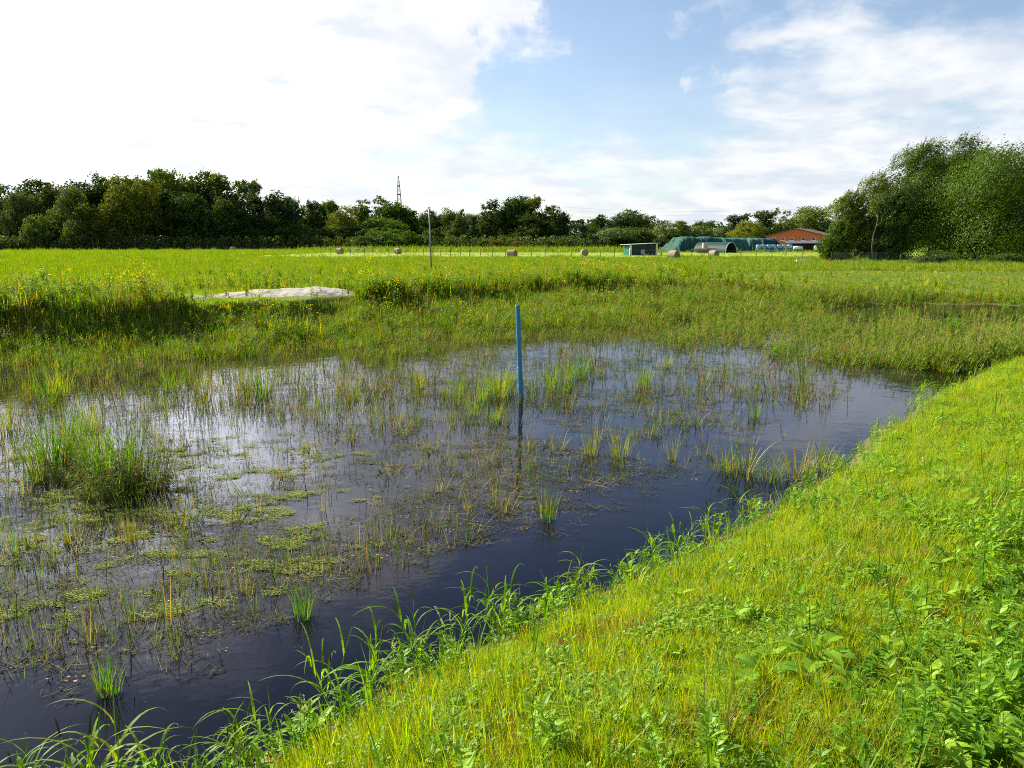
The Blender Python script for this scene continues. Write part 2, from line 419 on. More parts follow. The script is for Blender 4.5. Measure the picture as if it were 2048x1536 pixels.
mA = nt.nodes.new('ShaderNodeMixShader'); wa = nt.nodes.new('ShaderNodeAttribute'); wa.attribute_name = 'murk'; nt.links.new(wa.outputs['Fac'], mA.inputs[0])
nt.links.new(tr.outputs[0], mA.inputs[1]); nt.links.new(df.outputs[0], mA.inputs[2])
mB = nt.nodes.new('ShaderNodeMixShader'); nt.links.new(fr.outputs[0], mB.inputs[0])
nt.links.new(mA.outputs[0], mB.inputs[1]); nt.links.new(gl.outputs[0], mB.inputs[2])
nt.links.new(mB.outputs[0], o.inputs[0])
WX, WY = np.meshgrid(np.linspace(-58, 50, 361), np.linspace(-2, 46, 161)); _, wn, wf = zone(WX, WY)
murk = .12 + .70 * ss((-wn - .1) / 1.9) * ss((-wf + .5) / 3.0)
ii = (np.arange(160)[:, None] * 361 + np.arange(360)[None]).ravel()
wme = np_mesh('pond_water', np.stack([WX, WY, WX * 0], -1).reshape(-1, 3), np.stack([ii, ii + 1, ii + 362, ii + 361], 1), [m], True)
wca = wme.attributes.new('murk', 'FLOAT', 'POINT'); wca.data.foreach_set('value', murk.ravel().astype(np.float32))
tag(link('pond_water', wme), kind='structure')

# ------------------------------------------------------------------ trees
NAT = {'round': .72, 'tall': .42, 'airy': .66, 'bush': 1.3}
def crown_proto(name, seed, kind='round', leaf=0.03, n=3500, matname='leaf'):
    """crown for a tree of height 1: leaf clumps spread over the surface of irregular lobes"""
    r = np.random.default_rng(seed)
    lobes = []
    if kind == 'round':
        for k in range(20):
            z = r.uniform(.16, .84); prof = math.sin(PI * min(1, max(0, (z - .02) / 1.0))) ** .6 * .33
            a = r.uniform(0, 2 * PI); q = prof * r.uniform(.3, .85)
            lobes.append((q * math.cos(a), q * math.sin(a), z, r.uniform(.13, .20), r.uniform(.11, .18)))
    elif kind == 'tall':
        for k in range(20):
            z = r.uniform(.10, .90); prof = .20 * (1 - abs(z - .42) / .62) + .03
            a = r.uniform(0, 2 * PI); q = prof * r.uniform(.2, .85)
            lobes.append((q * math.cos(a), q * math.sin(a), z, r.uniform(.08, .13) * (1.15 - z * .5), r.uniform(.09, .15)))
    elif kind == 'airy':
        for k in range(26):
            z = r.uniform(.20, .92); prof = .30 * math.sin(PI * min(1, (z - .1) / .95)) ** .7
            a = r.uniform(0, 2 * PI); q = prof * r.uniform(.35, 1.0)
            lobes.append((q * math.cos(a), q * math.sin(a), z, r.uniform(.06, .10), r.uniform(.05, .09)))
    elif kind == 'bush':
        for k in range(16):
            z = r.uniform(.15, .72); a = r.uniform(0, 2 * PI); q = (.55 - .45 * z) * r.uniform(.2, 1.0)
            lobes.append((q * math.cos(a), q * math.sin(a), z, r.uniform(.20, .28), r.uniform(.18, .28)))
    P, Nn = [], []
    tot = sum(l[3] ** 2 for l in lobes)
    for (cx, cy, cz, rr, rz) in lobes:
        k = max(20, int(n * rr * rr / tot)); ncl = max(9, int(k / 26))
        d = r.normal(size=(ncl, 3)); d[:, 2] += .25; d /= np.linalg.norm(d, axis=1)[:, None]
        d *= r.uniform(.72, 1.12, (ncl, 1))
        which = r.integers(0, ncl, k)
        q = d[which] + r.normal(size=(k, 3)) * .17
        inner = r.random(k) < .16; q[inner] *= r.uniform(.2, .8, (inner.sum(), 1))
        nn = q / np.maximum(np.linalg.norm(q, axis=1)[:, None], 1e-3)
        P.append(q * [rr, rr, rz] + [cx, cy, cz]); Nn.append(nn)
    P, Nn = np.vstack(P), np.vstack(Nn)
    keep = P[:, 2] > .01; P, Nn = P[keep], Nn[keep]
    P[:, 2] /= np.percentile(P[:, 2], 99.7); wd_ = np.percentile(abs(P[:, :2]), 98); P[:, :2] *= .5 / wd_ * NAT[kind]
    return leaf_quads(name, P, Nn, leaf, r, [M[matname]])
def leaf_quads(name, P, Nn, leaf, r, mats, lean=None, elong=1.5, spread=.75):
    k = len(P)
    nn = Nn + r.normal(size=(k, 3)) * spread; nn /= np.linalg.norm(nn, axis=1)[:, None]
    t = r.normal(size=(k, 3)) if lean is None else np.array(lean) + r.normal(size=(k, 3)) * .35
    t -= nn * (t * nn).sum(1)[:, None]; t /= np.linalg.norm(t, axis=1)[:, None]
    b = np.cross(nn, t); L = leaf * r.uniform(.6, 1.35, (k, 1)); W = L / elong
    V = np.stack([P - t * L * .5, P + b * W * .5 - nn * L * .1, P + t * L * .5, P - b * W * .5 - nn * L * .1], 1).reshape(-1, 3)
    return np_mesh(name, V, np.arange(4 * k).reshape(-1, 4), mats)
def trunk_proto(name, seed, kind):
    r = random.Random(seed); g = G()
    h = {'round': .6, 'tall': .85, 'airy': .8, 'bush': .4}[kind]
    pts = [(r.uniform(-.006, .006) * i, r.uniform(-.006, .006) * i, -.01 + h * i / 6) for i in range(7)]
    g.tube(pts, .017 if kind != 'bush' else .03, .005, 7)
    for k in range(11):
        z = r.uniform(.15, h * .92); a = r.uniform(0, 2 * PI); L = r.uniform(.12, .25)
        i = int(z / h * 6); b = Vector(pts[i]); b.z = z
        g.tube([b, b + Vector((math.cos(a) * L * .5, math.sin(a) * L * .5, L * .35)), b + Vector((math.cos(a) * L, math.sin(a) * L, L * .9))], .007, .002, 4)
    return g.mesh(name, [M['bark']], True)
PROTO = {}
for kd, cnt, lf, nn in (('round', 6, .034, 11000), ('tall', 4, .030, 8000), ('airy', 3, .028, 6500), ('bush', 4, .065, 5500)):
    PROTO[kd] = [(crown_proto(f'crown_{kd}', 100 + i * 7 + len(kd), kd, lf, nn), trunk_proto('trunk', i, kd)) for i in range(cnt)]
COLS = {'dark': (.055, .095, .015), 'mid': (.085, .14, .014), 'olive': (.14, .17, .018), 'grey': (.11, .155, .04), 'light': (.17, .22, .04),
        'blue': (.06, .105, .045), 'yellow': (.27, .29, .03), 'fresh': (.11, .20, .02), 'rust': (.15, .10, .035), 'silver': (.20, .26, .13)}
WORD = {'dark': 'dark green', 'mid': 'mid green', 'olive': 'olive green', 'grey': 'grey green', 'light': 'pale green', 'blue': 'deep bluish green',
        'yellow': 'yellowish', 'fresh': 'fresh green', 'rust': 'reddish brown', 'silver': 'silvery'}
KIND = {'round': 'broad', 'tall': 'slender upright', 'airy': 'airy open-crowned', 'bush': 'rounded bushy'}
tcount = 0
def tree(px, top, wpx, depth, kind, colr, label, group, name=None, rz=None):
    """px, top, wpx describe the crown's outline in the photo; depth in metres gives the true size"""
    global tcount
    x = (px - 1024) / FPX * depth; t = at(px, top, depth=depth)
    gz = hz(x, depth); H = t.z - gz; Wd = wpx / FPX * depth
    nat = NAT[kind]
    cr, tk = PROTO[kind][(tcount * 3 + int(px)) % len(PROTO[kind])]; tcount += 1
    s = H; Wd *= 1.12
    sxy = max(.35 * s, min(2.4 * s, Wd / nat))
    nm = name or ('bush' if kind == 'bush' else 'tree')
    root = empty(nm, (t.x, depth, gz - .1), rz if rz is not None else (px * 1.7 + depth) % 6.28, (sxy, sxy, s))
    root['kind'] = 'thing'; tag(root, label, 'bush' if nm == 'bush' or nm == 'willow_bush' else 'tree', group)
    a = link('crown', cr, root); c = COLS[colr]; j = .88 + (hash((int(px), int(top))) % 100 / 100 - .5) * .25
    a.color = (c[0] * j, c[1] * j, c[2] * j, 1)
    link('trunk', tk, root); return root

GW = 'trees of the tall wood on the left'
wood = [(10, 372, 90, 262, 'round', 'mid'), (62, 362, 95, 270, 'round', 'dark'), (38, 385, 60, 246, 'round', 'grey'), (105, 374, 70, 255, 'tall', 'grey'),
        (128, 372, 60, 242, 'round', 'grey'), (165, 356, 100, 262, 'round', 'dark'), (207, 350, 75, 268, 'round', 'mid'), (75, 430, 60, 236, 'bush', 'grey'),
        (178, 408, 60, 236, 'round', 'olive'), (236, 372, 75, 244, 'round', 'olive'), (256, 352, 80, 262, 'round', 'olive'), (300, 338, 80, 272, 'airy', 'mid'),
        (290, 362, 70, 246, 'round', 'olive'), (332, 343, 75, 262, 'round', 'mid'), (372, 345, 85, 258, 'round', 'olive'), (410, 346, 80, 262, 'round', 'mid'),
        (340, 385, 70, 243, 'tall', 'dark'), (392, 388, 80, 243, 'round', 'dark'), (445, 350, 70, 256, 'tall', 'olive'), (468, 362, 60, 262, 'airy', 'dark'),
        (492, 360, 58, 252, 'airy', 'grey'), (450, 395, 70, 244, 'round', 'dark'), (518, 395, 60, 258, 'tall', 'dark'), (542, 391, 55, 250, 'tall', 'dark'),
        (563, 385, 60, 258, 'tall', 'dark'), (580, 396, 36, 252, 'tall', 'blue'), (505, 430, 70, 246, 'round', 'dark'), (556, 432, 66, 246, 'round', 'dark'),
        (-40, 372, 90, 260, 'round', 'mid'), (150, 440, 50, 234, 'bush', 'grey')]
GM = 'trees of the middle wood below the pylon'
middle = [(604, 412, 50, 285, 'tall', 'mid'), (618, 402, 48, 270, 'tall', 'dark'), (646, 404, 60, 280, 'round', 'mid'), (668, 402, 40, 272, 'tall', 'mid'), (606, 450, 40, 250, 'bush', 'fresh'),
          (688, 413, 70, 262, 'round', 'olive'), (716, 414, 50, 275, 'tall', 'mid'), (672, 450, 90, 255, 'round', 'dark'), (752, 394, 80, 285, 'airy', 'grey'),
          (786, 400, 90, 276, 'round', 'mid'), (812, 418, 50, 280, 'tall', 'dark'), (770, 436, 100, 258, 'round', 'fresh'), (735, 445, 60, 262, 'round', 'dark'), (836, 432, 50, 292, 'round', 'mid'),
          (862, 428, 50, 290, 'round', 'mid'), (876, 421, 45, 276, 'round', 'dark'), (900, 417, 52, 270, 'round', 'olive'), (921, 420, 34, 268, 'tall', 'dark'), (914, 432, 34, 256, 'tall', 'grey'),
          (946, 428, 50, 275, 'round', 'grey'), (958, 440, 50, 262, 'round', 'dark'), (988, 401, 60, 266, 'tall', 'dark'), (1006, 420, 50, 262, 'round', 'dark'), (1028, 399, 60, 268, 'round', 'dark'),
          (1052, 394, 70, 270, 'round', 'mid'), (1083, 394, 60, 262, 'airy', 'olive'), (1062, 425, 90, 258, 'round', 'dark'), (1108, 412, 50, 266, 'round', 'dark'), (1128, 427, 40, 268, 'tall', 'dark'),
          (1150, 438, 34, 272, 'airy', 'dark'), (1166, 446, 30, 276, 'tall', 'dark'), (720, 472, 62, 236, 'bush', 'grey'), (762, 462, 74, 242, 'bush', 'fresh'), (822, 462, 60, 240, 'bush', 'fresh'), (852, 460, 44, 242, 'bush', 'fresh'),
          (690, 478, 40, 238, 'bush', 'olive'), (992, 480, 34, 232, 'bush', 'rust'), (1015, 478, 40, 234, 'bush', 'fresh'), (1040, 482, 30, 230, 'bush', 'rust'), (640, 468, 50, 246, 'bush', 'dark'), (790, 470, 60, 246, 'bush', 'dark')]
GR = 'trees behind the farm yard'
farm = [(1192, 438, 60, 300, 'tall', 'dark'), (1205, 430, 44, 292, 'tall', 'dark'), (1245, 424, 70, 290, 'round', 'blue'), (1278, 420, 56, 296, 'round', 'mid'), (1305, 442, 60, 290, 'round', 'olive'),
        (1185, 462, 46, 268, 'bush', 'dark'), (1215, 456, 76, 262, 'bush', 'silver'), (1268, 454, 80, 264, 'bush', 'mid'), (1312, 456, 80, 266, 'bush', 'silver'), (1349, 442, 54, 262, 'round', 'mid'),
        (1366, 446, 34, 280, 'tall', 'blue'), (1400, 441, 50, 290, 'tall', 'mid'), (1385, 452, 70, 268, 'bush', 'silver'), (1425, 456, 60, 266, 'bush', 'silver'), (1432, 442, 44, 276, 'round', 'mid'),
        (1466, 430, 40, 280, 'tall', 'dark'), (1488, 428, 44, 284, 'tall', 'dark'), (1452, 452, 44, 268, 'bush', 'mid'), (1493, 442, 52, 252, 'round', 'yellow'), (1526, 422, 56, 272, 'tall', 'mid'),
        (1562, 416, 46, 280, 'airy', 'olive'), (1604, 414, 84, 276, 'round', 'light'), (1582, 436, 60, 268, 'round', 'light'), (1642, 438, 60, 280, 'round', 'blue'), (1520, 455, 70, 262, 'round', 'dark'), (1240, 468, 70, 256, 'bush', 'dark'), (1335, 468, 50, 256, 'bush', 'dark')]
def grow(rows, grp, where):
    rows = sorted(rows); ks = {}
    for r_ in rows: ks.setdefault((r_[4], r_[5]), []).append(r_)
    for r_ in rows:
        same = ks[(r_[4], r_[5])]; i = same.index(r_); n = len(same)
        what = f"{WORD[r_[5]]} {KIND[r_[4]]} {'shrub' if r_[4] == 'bush' else 'tree'}"
        lab = f"{what} {where}" if n == 1 else f"{what} {where}, {nth(i, n)} of that look"
        tree(*r_, lab[0].lower() + lab[1:], grp)
grow(wood, GW, 'in the left wood')
grow(middle, GM, 'in the middle wood')
grow(farm, GR, 'behind the farm yard')
# far back row that closes the gaps behind the woods (one mass nobody could count)
r = np.random.default_rng(5); VV = []; NN = []
for k in range(330):
    bx = -420 + 900 * k / 330 + r.uniform(-3, 3); by = 345 + r.uniform(-15, 15) + abs(bx) * .05
    hh = r.uniform(9, 15) - (3 if bx > 60 else 0) + (3 if bx < -60 else 0); n = 150
    d = r.normal(size=(n, 3)); d /= np.linalg.norm(d, axis=1)[:, None]; d *= r.uniform(.6, 1.05, (n, 1))
    VV.append(d * [4.5, 4, hh / 2] + [bx, by, 1 + hh / 2]); NN.append(d)
bm_ = leaf_quads('far_wood', np.vstack(VV), np.vstack(NN), 1.6, r, [M['leaf']])
fw = tag(link('far_wood', bm_), kind='stuff'); fw.color = (.06, .095, .035, 1)
VV = []; NN = []
for k in range(1700):   # undergrowth at the foot of the woods
    bx = r.uniform(-165, 24); by = 232 + r.uniform(0, 8) + (4 if bx > -70 else 0); hh = r.uniform(1.2, 4.6)
    n = 26; d = r.normal(size=(n, 3)); d /= np.linalg.norm(d, axis=1)[:, None]; d[:, 2] = abs(d[:, 2])
    VV.append(d * [1.3, 1, hh] + [bx, by, 1]); NN.append(d)
ug = tag(link('undergrowth', leaf_quads('undergrowth', np.vstack(VV), np.vstack(NN), .75, r, [M['leaf']], lean=(0, 0, 1))), kind='stuff'); ug.color = (.09, .13, .03, 1)

# hedge trees on the right, bent by the wind: every leaf spray points up and to the right
def wind_crown(name, seed, n, leaf, lobes, lean=(.75, 0, .65), sprigs=40):
    n = int(n * 1.9)
    """lobes: (x, y, z, rx, ry, rz) in metres"""
    r = np.random.default_rng(seed); P, Nn = [], []
    area = [l[3] * l[5] + l[3] * l[4] for l in lobes]; tot = sum(area)
    for l, a in zip(lobes, area):
        k = int(n * a / tot); ncl = max(20, int(k / 45))
        d = r.normal(size=(ncl, 3)); d[:, 2] += .2; d /= np.linalg.norm(d, axis=1)[:, None]; d *= r.uniform(.70, 1.06, (ncl, 1))
        wh = r.integers(0, ncl, k)
        # clumps are streaks along the wind direction
        t = r.normal(size=(k, 1)) * .17 * np.array(lean)[None] + r.normal(size=(k, 3)) * .10
        q = d[wh] + t
        inn = r.random(k) < .14; q[inn] *= r.uniform(.3, .8, (inn.sum(), 1))
        nn = q / np.linalg.norm(q, axis=1)[:, None]
        P.append(q * np.array(l[3:6]) + np.array(l[:3])); Nn.append(nn)
        # long shoots sticking out at the top right
        for s in range(int(sprigs * a / tot) + 1):
            dd = r.normal(size=3); dd[2] = abs(dd[2]) + .4; dd /= np.linalg.norm(dd)
            base = dd * np.array(l[3:6]) * .95 + np.array(l[:3]); L = r.uniform(.5, 1.5)
            dr = np.array([.45, 0, .85]) + r.normal(size=3) * .18; m_ = int(26 * L)
            tt = r.random((m_, 1)); P.append(base + dr * L * tt + r.normal(size=(m_, 3)) * .07 * (1.1 - tt)); Nn.append(r.normal(size=(m_, 3)))
    P, Nn = np.vstack(P), np.vstack(Nn); kk = P[:, 2] > .15
    return leaf_quads(name, P[kk], Nn[kk], leaf, r, [M['leaf']], lean=lean, elong=2.6, spread=.55)
def hedge_tree(px, top, wpx, depth, colr, seed, n, label, leanx=.18, tan=False, shape='tree', name='hedge_tree'):
    x = (px - 1024) / FPX * depth; gz = hz(x, depth); H = at(px, top, depth=depth).z - gz; Wd = wpx / FPX * depth
    r = np.random.default_rng(seed); lobes = []
    for k in range(13 if shape == 'tree' else 18):
        z = r.uniform(.14, .86) * H; f = z / H
        q = Wd / 2 * (math.sin(PI * min(1, f * .9 + .12)) ** .7 if shape == 'tree' else math.sqrt(max(.05, 1 - f * f)) ) * r.uniform(.1, .75); a = r.uniform(0, 2 * PI)
        rr = Wd * r.uniform(.16, .24)
        lobes.append((q * math.cos(a) + leanx * z, q * math.sin(a) * .8, z, rr, rr, rr * r.uniform(.9, 1.3)))
    lobes.append((leanx * H * .9, 0, H * .88, Wd * .12, Wd * .12, H * .10))
    lobes.append((0, 0, H * .18, Wd * .33, Wd * .28, H * .18))
    root = empty(name, (x - leanx * H * .5, depth, gz - .05)); tag(root, label, 'tree', 'wind-bent hedge trees on the right')
    c = link('crown', wind_crown('crown', seed, int(n * .8), .215, lobes), root); cc = [v * f_ for v, f_ in zip(COLS[colr], (1.0, 1.05, .6))]; c.color = (*cc, 1)
    g = G(); rr_ = random.Random(seed)
    for s in range(4):
        a = rr_.uniform(0, 6.28); w_ = Wd * .25
        g.tube([(math.cos(a) * .3, math.sin(a) * .3 - (.8 if tan else 0), -.1), (math.cos(a) * w_ * .3 + leanx * H * .25, math.sin(a) * w_ * .3, H * .3), (math.cos(a) * w_ * .7 + leanx * H * .55, math.sin(a) * w_ * .7, H * .6), (math.cos(a) * w_ + leanx * H * .8, math.sin(a) * w_, H * .86)], .13, .03, 7)
    link('trunk', g.mesh('trunk', [M['bark']], True), root)
    return root
hedge_tree(1684, 384, 110, 88, 'olive', 11, 16000, 'leftmost wind-bent hedge tree, lowest, with ragged olive foliage near the brick house', .10)
hedge_tree(1730, 345, 120, 92, 'olive', 12, 15000, 'ragged narrow hedge tree with sparse shoots, second from the left', .16)
hedge_tree(1664, 440, 84, 85, 'mid', 17, 9000, 'low leafy tree at the left foot of the hedge beside the green fence', .05)
hedge_tree(1800, 290, 160, 90, 'mid', 13, 30000, 'tall slanting hedge tree with bright leaves left of the highest tip', .20)
hedge_tree(1868, 264, 130, 95, 'mid', 14, 24000, 'highest hedge tree, thin shoots reaching above all the others', .22)
hedge_tree(1925, 285, 140, 100, 'blue', 15, 20000, 'dark hedge tree with loose shoots behind the big round willow', .22)
hedge_tree(1765, 380, 130, 86, 'dark', 16, 20000, 'shaded hedge tree behind the bare tan trunk', .12)
hedge_tree(1985, 292, 300, 82, 'mid', 18, 76000, 'biggest round willow with swept leaves filling the right edge', .14, shape='dome', name='willow_tree')
hedge_tree(2130, 285, 200, 86, 'mid', 19, 20000, 'willow cut by the right edge of the picture', .14, shape='dome', name='willow_tree')
0 and hedge_tree(1852, 440, 150, 78, 'mid', 20, 26000, 'low spreading willow in front of the big round one', .08, shape='dome', name='willow_tree')
g = G(); p = at(1745, 515, depth=76); z0 = hz(p.x, 76)
pts = [at(1746, 522, depth=76.), at(1744, 492, depth=76.), at(1747, 470, depth=76.2), at(1753, 452, depth=76.6), at(1756, 435, depth=77)]
g.tube([q - Vector((p.x, 76, z0)) for q in pts], .075, .035, 7)
g.tube([q - Vector((p.x, 76, z0)) for q in (pts[3], at(1762, 446, depth=76.4), at(1764, 434, depth=76.6))], .04, .02, 5)
t = empty('dead_trunk', (p.x, 76, z0)); tag(t, 'bare tan crooked trunk standing between the hedge trees', 'tree trunk')
link('trunk', g.mesh('trunk', [simple('tan_bark', (.12, .08, .04), (.07, .045, .025), 9)], True), t)
for i, (a, b, wd_) in enumerate(((1878, 500, 70), (2010, 505, 80), (2045, 512, 60))):
    tree(a, b, wd_, 74, 'bush', 'mid' if i else 'olive', ['small shaded shrub under the big willow', 'dark low shrub at the foot of the right willow', 'low shrub at the right edge below the willow'][i], 'shrubs under the hedge trees', rz=i)

# ------------------------------------------------------------------ farm yard
def gy_(x, y): return hz(x, y)
mat_hay = simple('hay', (.40, .33, .22), (.24, .19, .12), 22, .95, .1, .8, .03, stretch=(1, .35, 1))
mat_hayend = simple('hay_end', (.34, .27, .16), (.16, .12, .07), 16, .95, .1, .9, .04)
def bale_meshes(Rr, W):
    g = G(); n = 28; prof = [(-W / 2, .0), (-W / 2, .55), (-W / 2, .9), (-W / 2 + .04, .975), (-W / 4, 1.0), (0, .985), (W / 4, 1.0), (W / 2 - .04, .975), (W / 2, .9), (W / 2, .55), (W / 2, 0)]
    rr = random.Random(3); gi = G(); ge_ = G(); gf = G()
    for tgt, seg in ((gi, prof[3:8]), (ge_, prof[:4]), (gf, prof[7:])):
        base = len(tgt.v)
        for (yy, f) in seg:
            for k in range(n):
                a = 2 * PI * k / n; q = Rr * f * (1 + .012 * math.sin(5 * a + yy * 3)); zz = max(-Rr * .965, q * math.sin(a))
                tgt.v.append((q * math.cos(a), yy, zz + Rr * .965))
        for i in range(len(seg) - 1):
            for k in range(n):
                a, b = base + i * n + k, base + i * n + (k + 1) % n
                tgt.f.append((a, b, b + n, a + n)); tgt.m.append(0)
    return gi.mesh('wrap', [mat_hay], True), ge_.mesh('straw_end', [mat_hayend], True), gf.mesh('straw_end', [mat_hayend], True)
bw, be, bf = bale_meshes(.60, 1.1)
bales = [(466, 503, 2.2, 'hay bale at the foot of the left wood, the farthest and palest'), (680, 508, 1.1, 'hay bale leftmost of those on the mown strip, below the round shrub'), (796, 508, 1.0, 'hay bale between the leftmost bale and the grey flagpole'),
         (1024, 517, 1.15, 'hay bale just right of the flagpole, pale side lit by the sun'), (1169, 512, .05, 'dark round hay bale showing its flat end, left of the green hut'),
         (1347, 520, .75, 'hay bale half hidden by weeds in front of the green tarpaulins'), (1427, 517, .65, 'hay bale standing before the open tunnel shelter')]
for px_, py_, rz_, lab in bales:
    p = at(px_, py_, z=1.0); z0 = hz(p.x, p.y)
    t = empty('hay_bale', (p.x, p.y, z0 - .03), rz_); tag(t, lab, 'hay bale', 'round hay bales on the mown field')
    link('wrap', bw, t); link('straw_end', be, t); link('straw_end', bf, t)
# green hut
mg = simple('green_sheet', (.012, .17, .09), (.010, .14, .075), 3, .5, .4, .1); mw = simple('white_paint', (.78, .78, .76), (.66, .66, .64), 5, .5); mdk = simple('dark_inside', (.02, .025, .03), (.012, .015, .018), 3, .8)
mroof = simple('roof_sheet', (.36, .36, .35), (.28, .28, .27), 3, .6)
p = at(1280, 510, z=1.0); D = p.y; wh = empty('field_hut', (p.x, D, hz(p.x, D)), R(22)); tag(wh, 'low green metal hut with slanting pale roof and white corner posts', 'hut')
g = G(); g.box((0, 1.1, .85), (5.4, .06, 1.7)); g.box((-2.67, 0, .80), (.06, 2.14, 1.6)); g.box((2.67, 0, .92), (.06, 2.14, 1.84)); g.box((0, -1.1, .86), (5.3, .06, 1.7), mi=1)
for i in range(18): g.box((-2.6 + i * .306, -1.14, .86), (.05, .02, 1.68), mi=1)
for i in range(7): g.box((-2.71, -.9 + i * .3, .8), (.02, .05, 1.58))
link('wall', g.mesh('wall', [mg, simple('dark_sheet', (.010, .045, .04), (.008, .035, .032), 3, .5, .3, .1)]), wh)  # front is the same green sheet, its shade painted in as a darker colour
g = G(); n0 = [(-3.25, -1.75, 1.75), (3.0, -1.75, 2.02), (3.0, 1.45, 2.02), (-3.25, 1.45, 1.75)]
g.poly(n0[::-1]); g.poly([(a, b, c + .10) for a, b, c in n0])
for i in range(4): a, b = n0[i], n0[(i + 1) % 4]; g.poly([a, b, (b[0], b[1], b[2] + .10), (a[0], a[1], a[2] + .10)])
link('roof', g.mesh('roof', [mroof]), wh)
for xx, hh in ((-2.66, 1.72), (2.62, 1.95)):
    g = G(); g.box((xx, -1.22, hh / 2), (.32, .16, hh - .02)); link('corner_post', g.mesh('corner_post', [mw]), wh)
g = G(); g.box((-.2, -1.2, .55), (.75, .06, .8)); link('hatch', g.mesh('hatch', [simple('pale_hatch', (.45, .45, .55), (.38, .38, .5), 4)]), wh)
# tarpaulin heaps
def tarp(name, px0, px1, topy, basey, depth, folds, c1, c2, label, seed, width=6.0, lslope=.14, rslope=.05, rz=0.0):
    X0, X1 = (px0 - 1024) / FPX * depth, (px1 - 1024) / FPX * depth
    H = at(px0, topy, depth=depth).z - 1.0; L = X1 - X0; nu, nv = 110, 34
    u = np.linspace(0, 1, nu)[None].repeat(nv, 0); v = np.linspace(-1, 1, nv)[:, None].repeat(nu, 1)
    end = np.clip(u / lslope, 0, 1) ** .8 * np.clip((1 - u) / rslope, 0, 1) ** .7
    crest = H * end * (1 + .04 * np.sin(u * 17 + seed) + .03 * vnoise(u * 40, v * 3, 1, seed))
    prof = np.clip(1 - abs(v) ** 7, 0, 1)
    z = crest * prof
    fold = (vnoise(u * folds * 3, v * 1.2, 1.0, seed) - .5) * .9 + (vnoise(u * folds * 9, v * 2, 1.0, seed + 1) - .5) * .35
    lend = np.clip(1.6 - u / lslope, 0, 1); yy = v * width / 2 + np.where(abs(v) > .3, np.sign(v) * fold * (.75 + .8 * lend) * (1 - .4 * prof), 0)
    xx = (u - .5) * L + np.sin(v * 3 + seed) * .15 + (vnoise(u * 30, v * 5, 1, seed + 3) - .5) * .25
    z = np.maximum(0, z + ((vnoise(u * 60, v * 6, 1, seed + 2) - .5) * .22 + (vnoise(u * folds * 8, v * .8, 1, seed + 5) - .5) * .5 * lend) * (z > .1))
    V = np.stack([xx, yy, z], -1).reshape(-1, 3); ii = (np.arange(nv - 1)[:, None] * nu + np.arange(nu - 1)[None]).ravel()
    me = np_mesh(name, V, np.stack([ii, ii + 1, ii + nu + 1, ii + nu], 1), [simple(name + '_cloth', c1, c2, 2.0, .85, .12, .25, .05)], True)
    o = link(name, me); o.location = ((X0 + X1) / 2, depth, 1.0 - .02); o.rotation_euler = (0, 0, rz); tag(o, label, 'tarpaulin', 'tarpaulins over the straw stacks')
tarp('tarpaulin', 1324, 1434, 475, 506, 182, 6, (.034, .105, .082), (.016, .058, .046), 'long dark green tarpaulin with draped folds at its left end', 2, 9, .22, .05, R(12))
tarp('tarpaulin', 1418, 1482, 477, 507, 190, 6, (.045, .15, .115), (.022, .085, .065), 'pale green tarpaulin behind the open tunnel shelter', 5, 8, .12, .12, R(18))
tarp('tarpaulin', 1474, 1508, 478, 506, 194, 4, (.06, .13, .115), (.035, .09, .08), 'narrow grey green tarpaulin between the pale and the dark one', 8, 7, .15, .1, R(18))
tarp('tarpaulin', 1496, 1548, 478, 505, 200, 4, (.03, .075, .085), (.02, .05, .06), 'dark blue green tarpaulin behind the blue wrapped bales', 11, 8, .12, .3, R(15))
# tunnel shelter
p = at(1425, 507, z=1.0); D = 172; t = empty('tunnel_shelter', ((1424 - 1024) / FPX * D, D, 1.0), R(-46)); tag(t, 'half-round green metal tunnel shelter with dark open end', 'shelter')
g = G(); Rr = 2.3; Lh = 4.0; n = 20
for sgn, rr in ((0, Rr), (1, Rr - .06)):
    b = len(g.v)
    for i in range(41):
        xx = -Lh + 2 * Lh * i / 40; rj = rr + (.02 if i % 2 else 0)
        for k in range(n + 1):
            a = PI * k / n; g.v.append((xx, rj * math.cos(a), rj * math.sin(a)))
    for i in range(40):
        for k in range(n):
            q = b + i * (n + 1) + k; f = (q, q + 1, q + n + 2, q + n + 1); g.f.append(f if not sgn else f[::-1]); g.m.append(0)
link('shell', g.mesh('shell', [simple('green_tin', (.02, .06, .048), (.015, .045, .036), 2, .5, .4, .1, metal=.2)], True), t)
g = G(); g.tube([(Lh, (Rr - .03) * math.cos(PI * k / 20), (Rr - .03) * math.sin(PI * k / 20)) for k in range(21)], .09, sides=6); link('end_hoop', g.mesh('end_hoop', [simple('galvanised', (.4, .42, .42), (.3, .32, .32), 5, .5)], True), t)
g = G(); g.poly([(-Lh + .1, 2.22 * math.cos(PI * k / 20), 2.22 * math.sin(PI * k / 20)) for k in range(21)]); link('back_panel', g.mesh('back_panel', [mdk]), t)
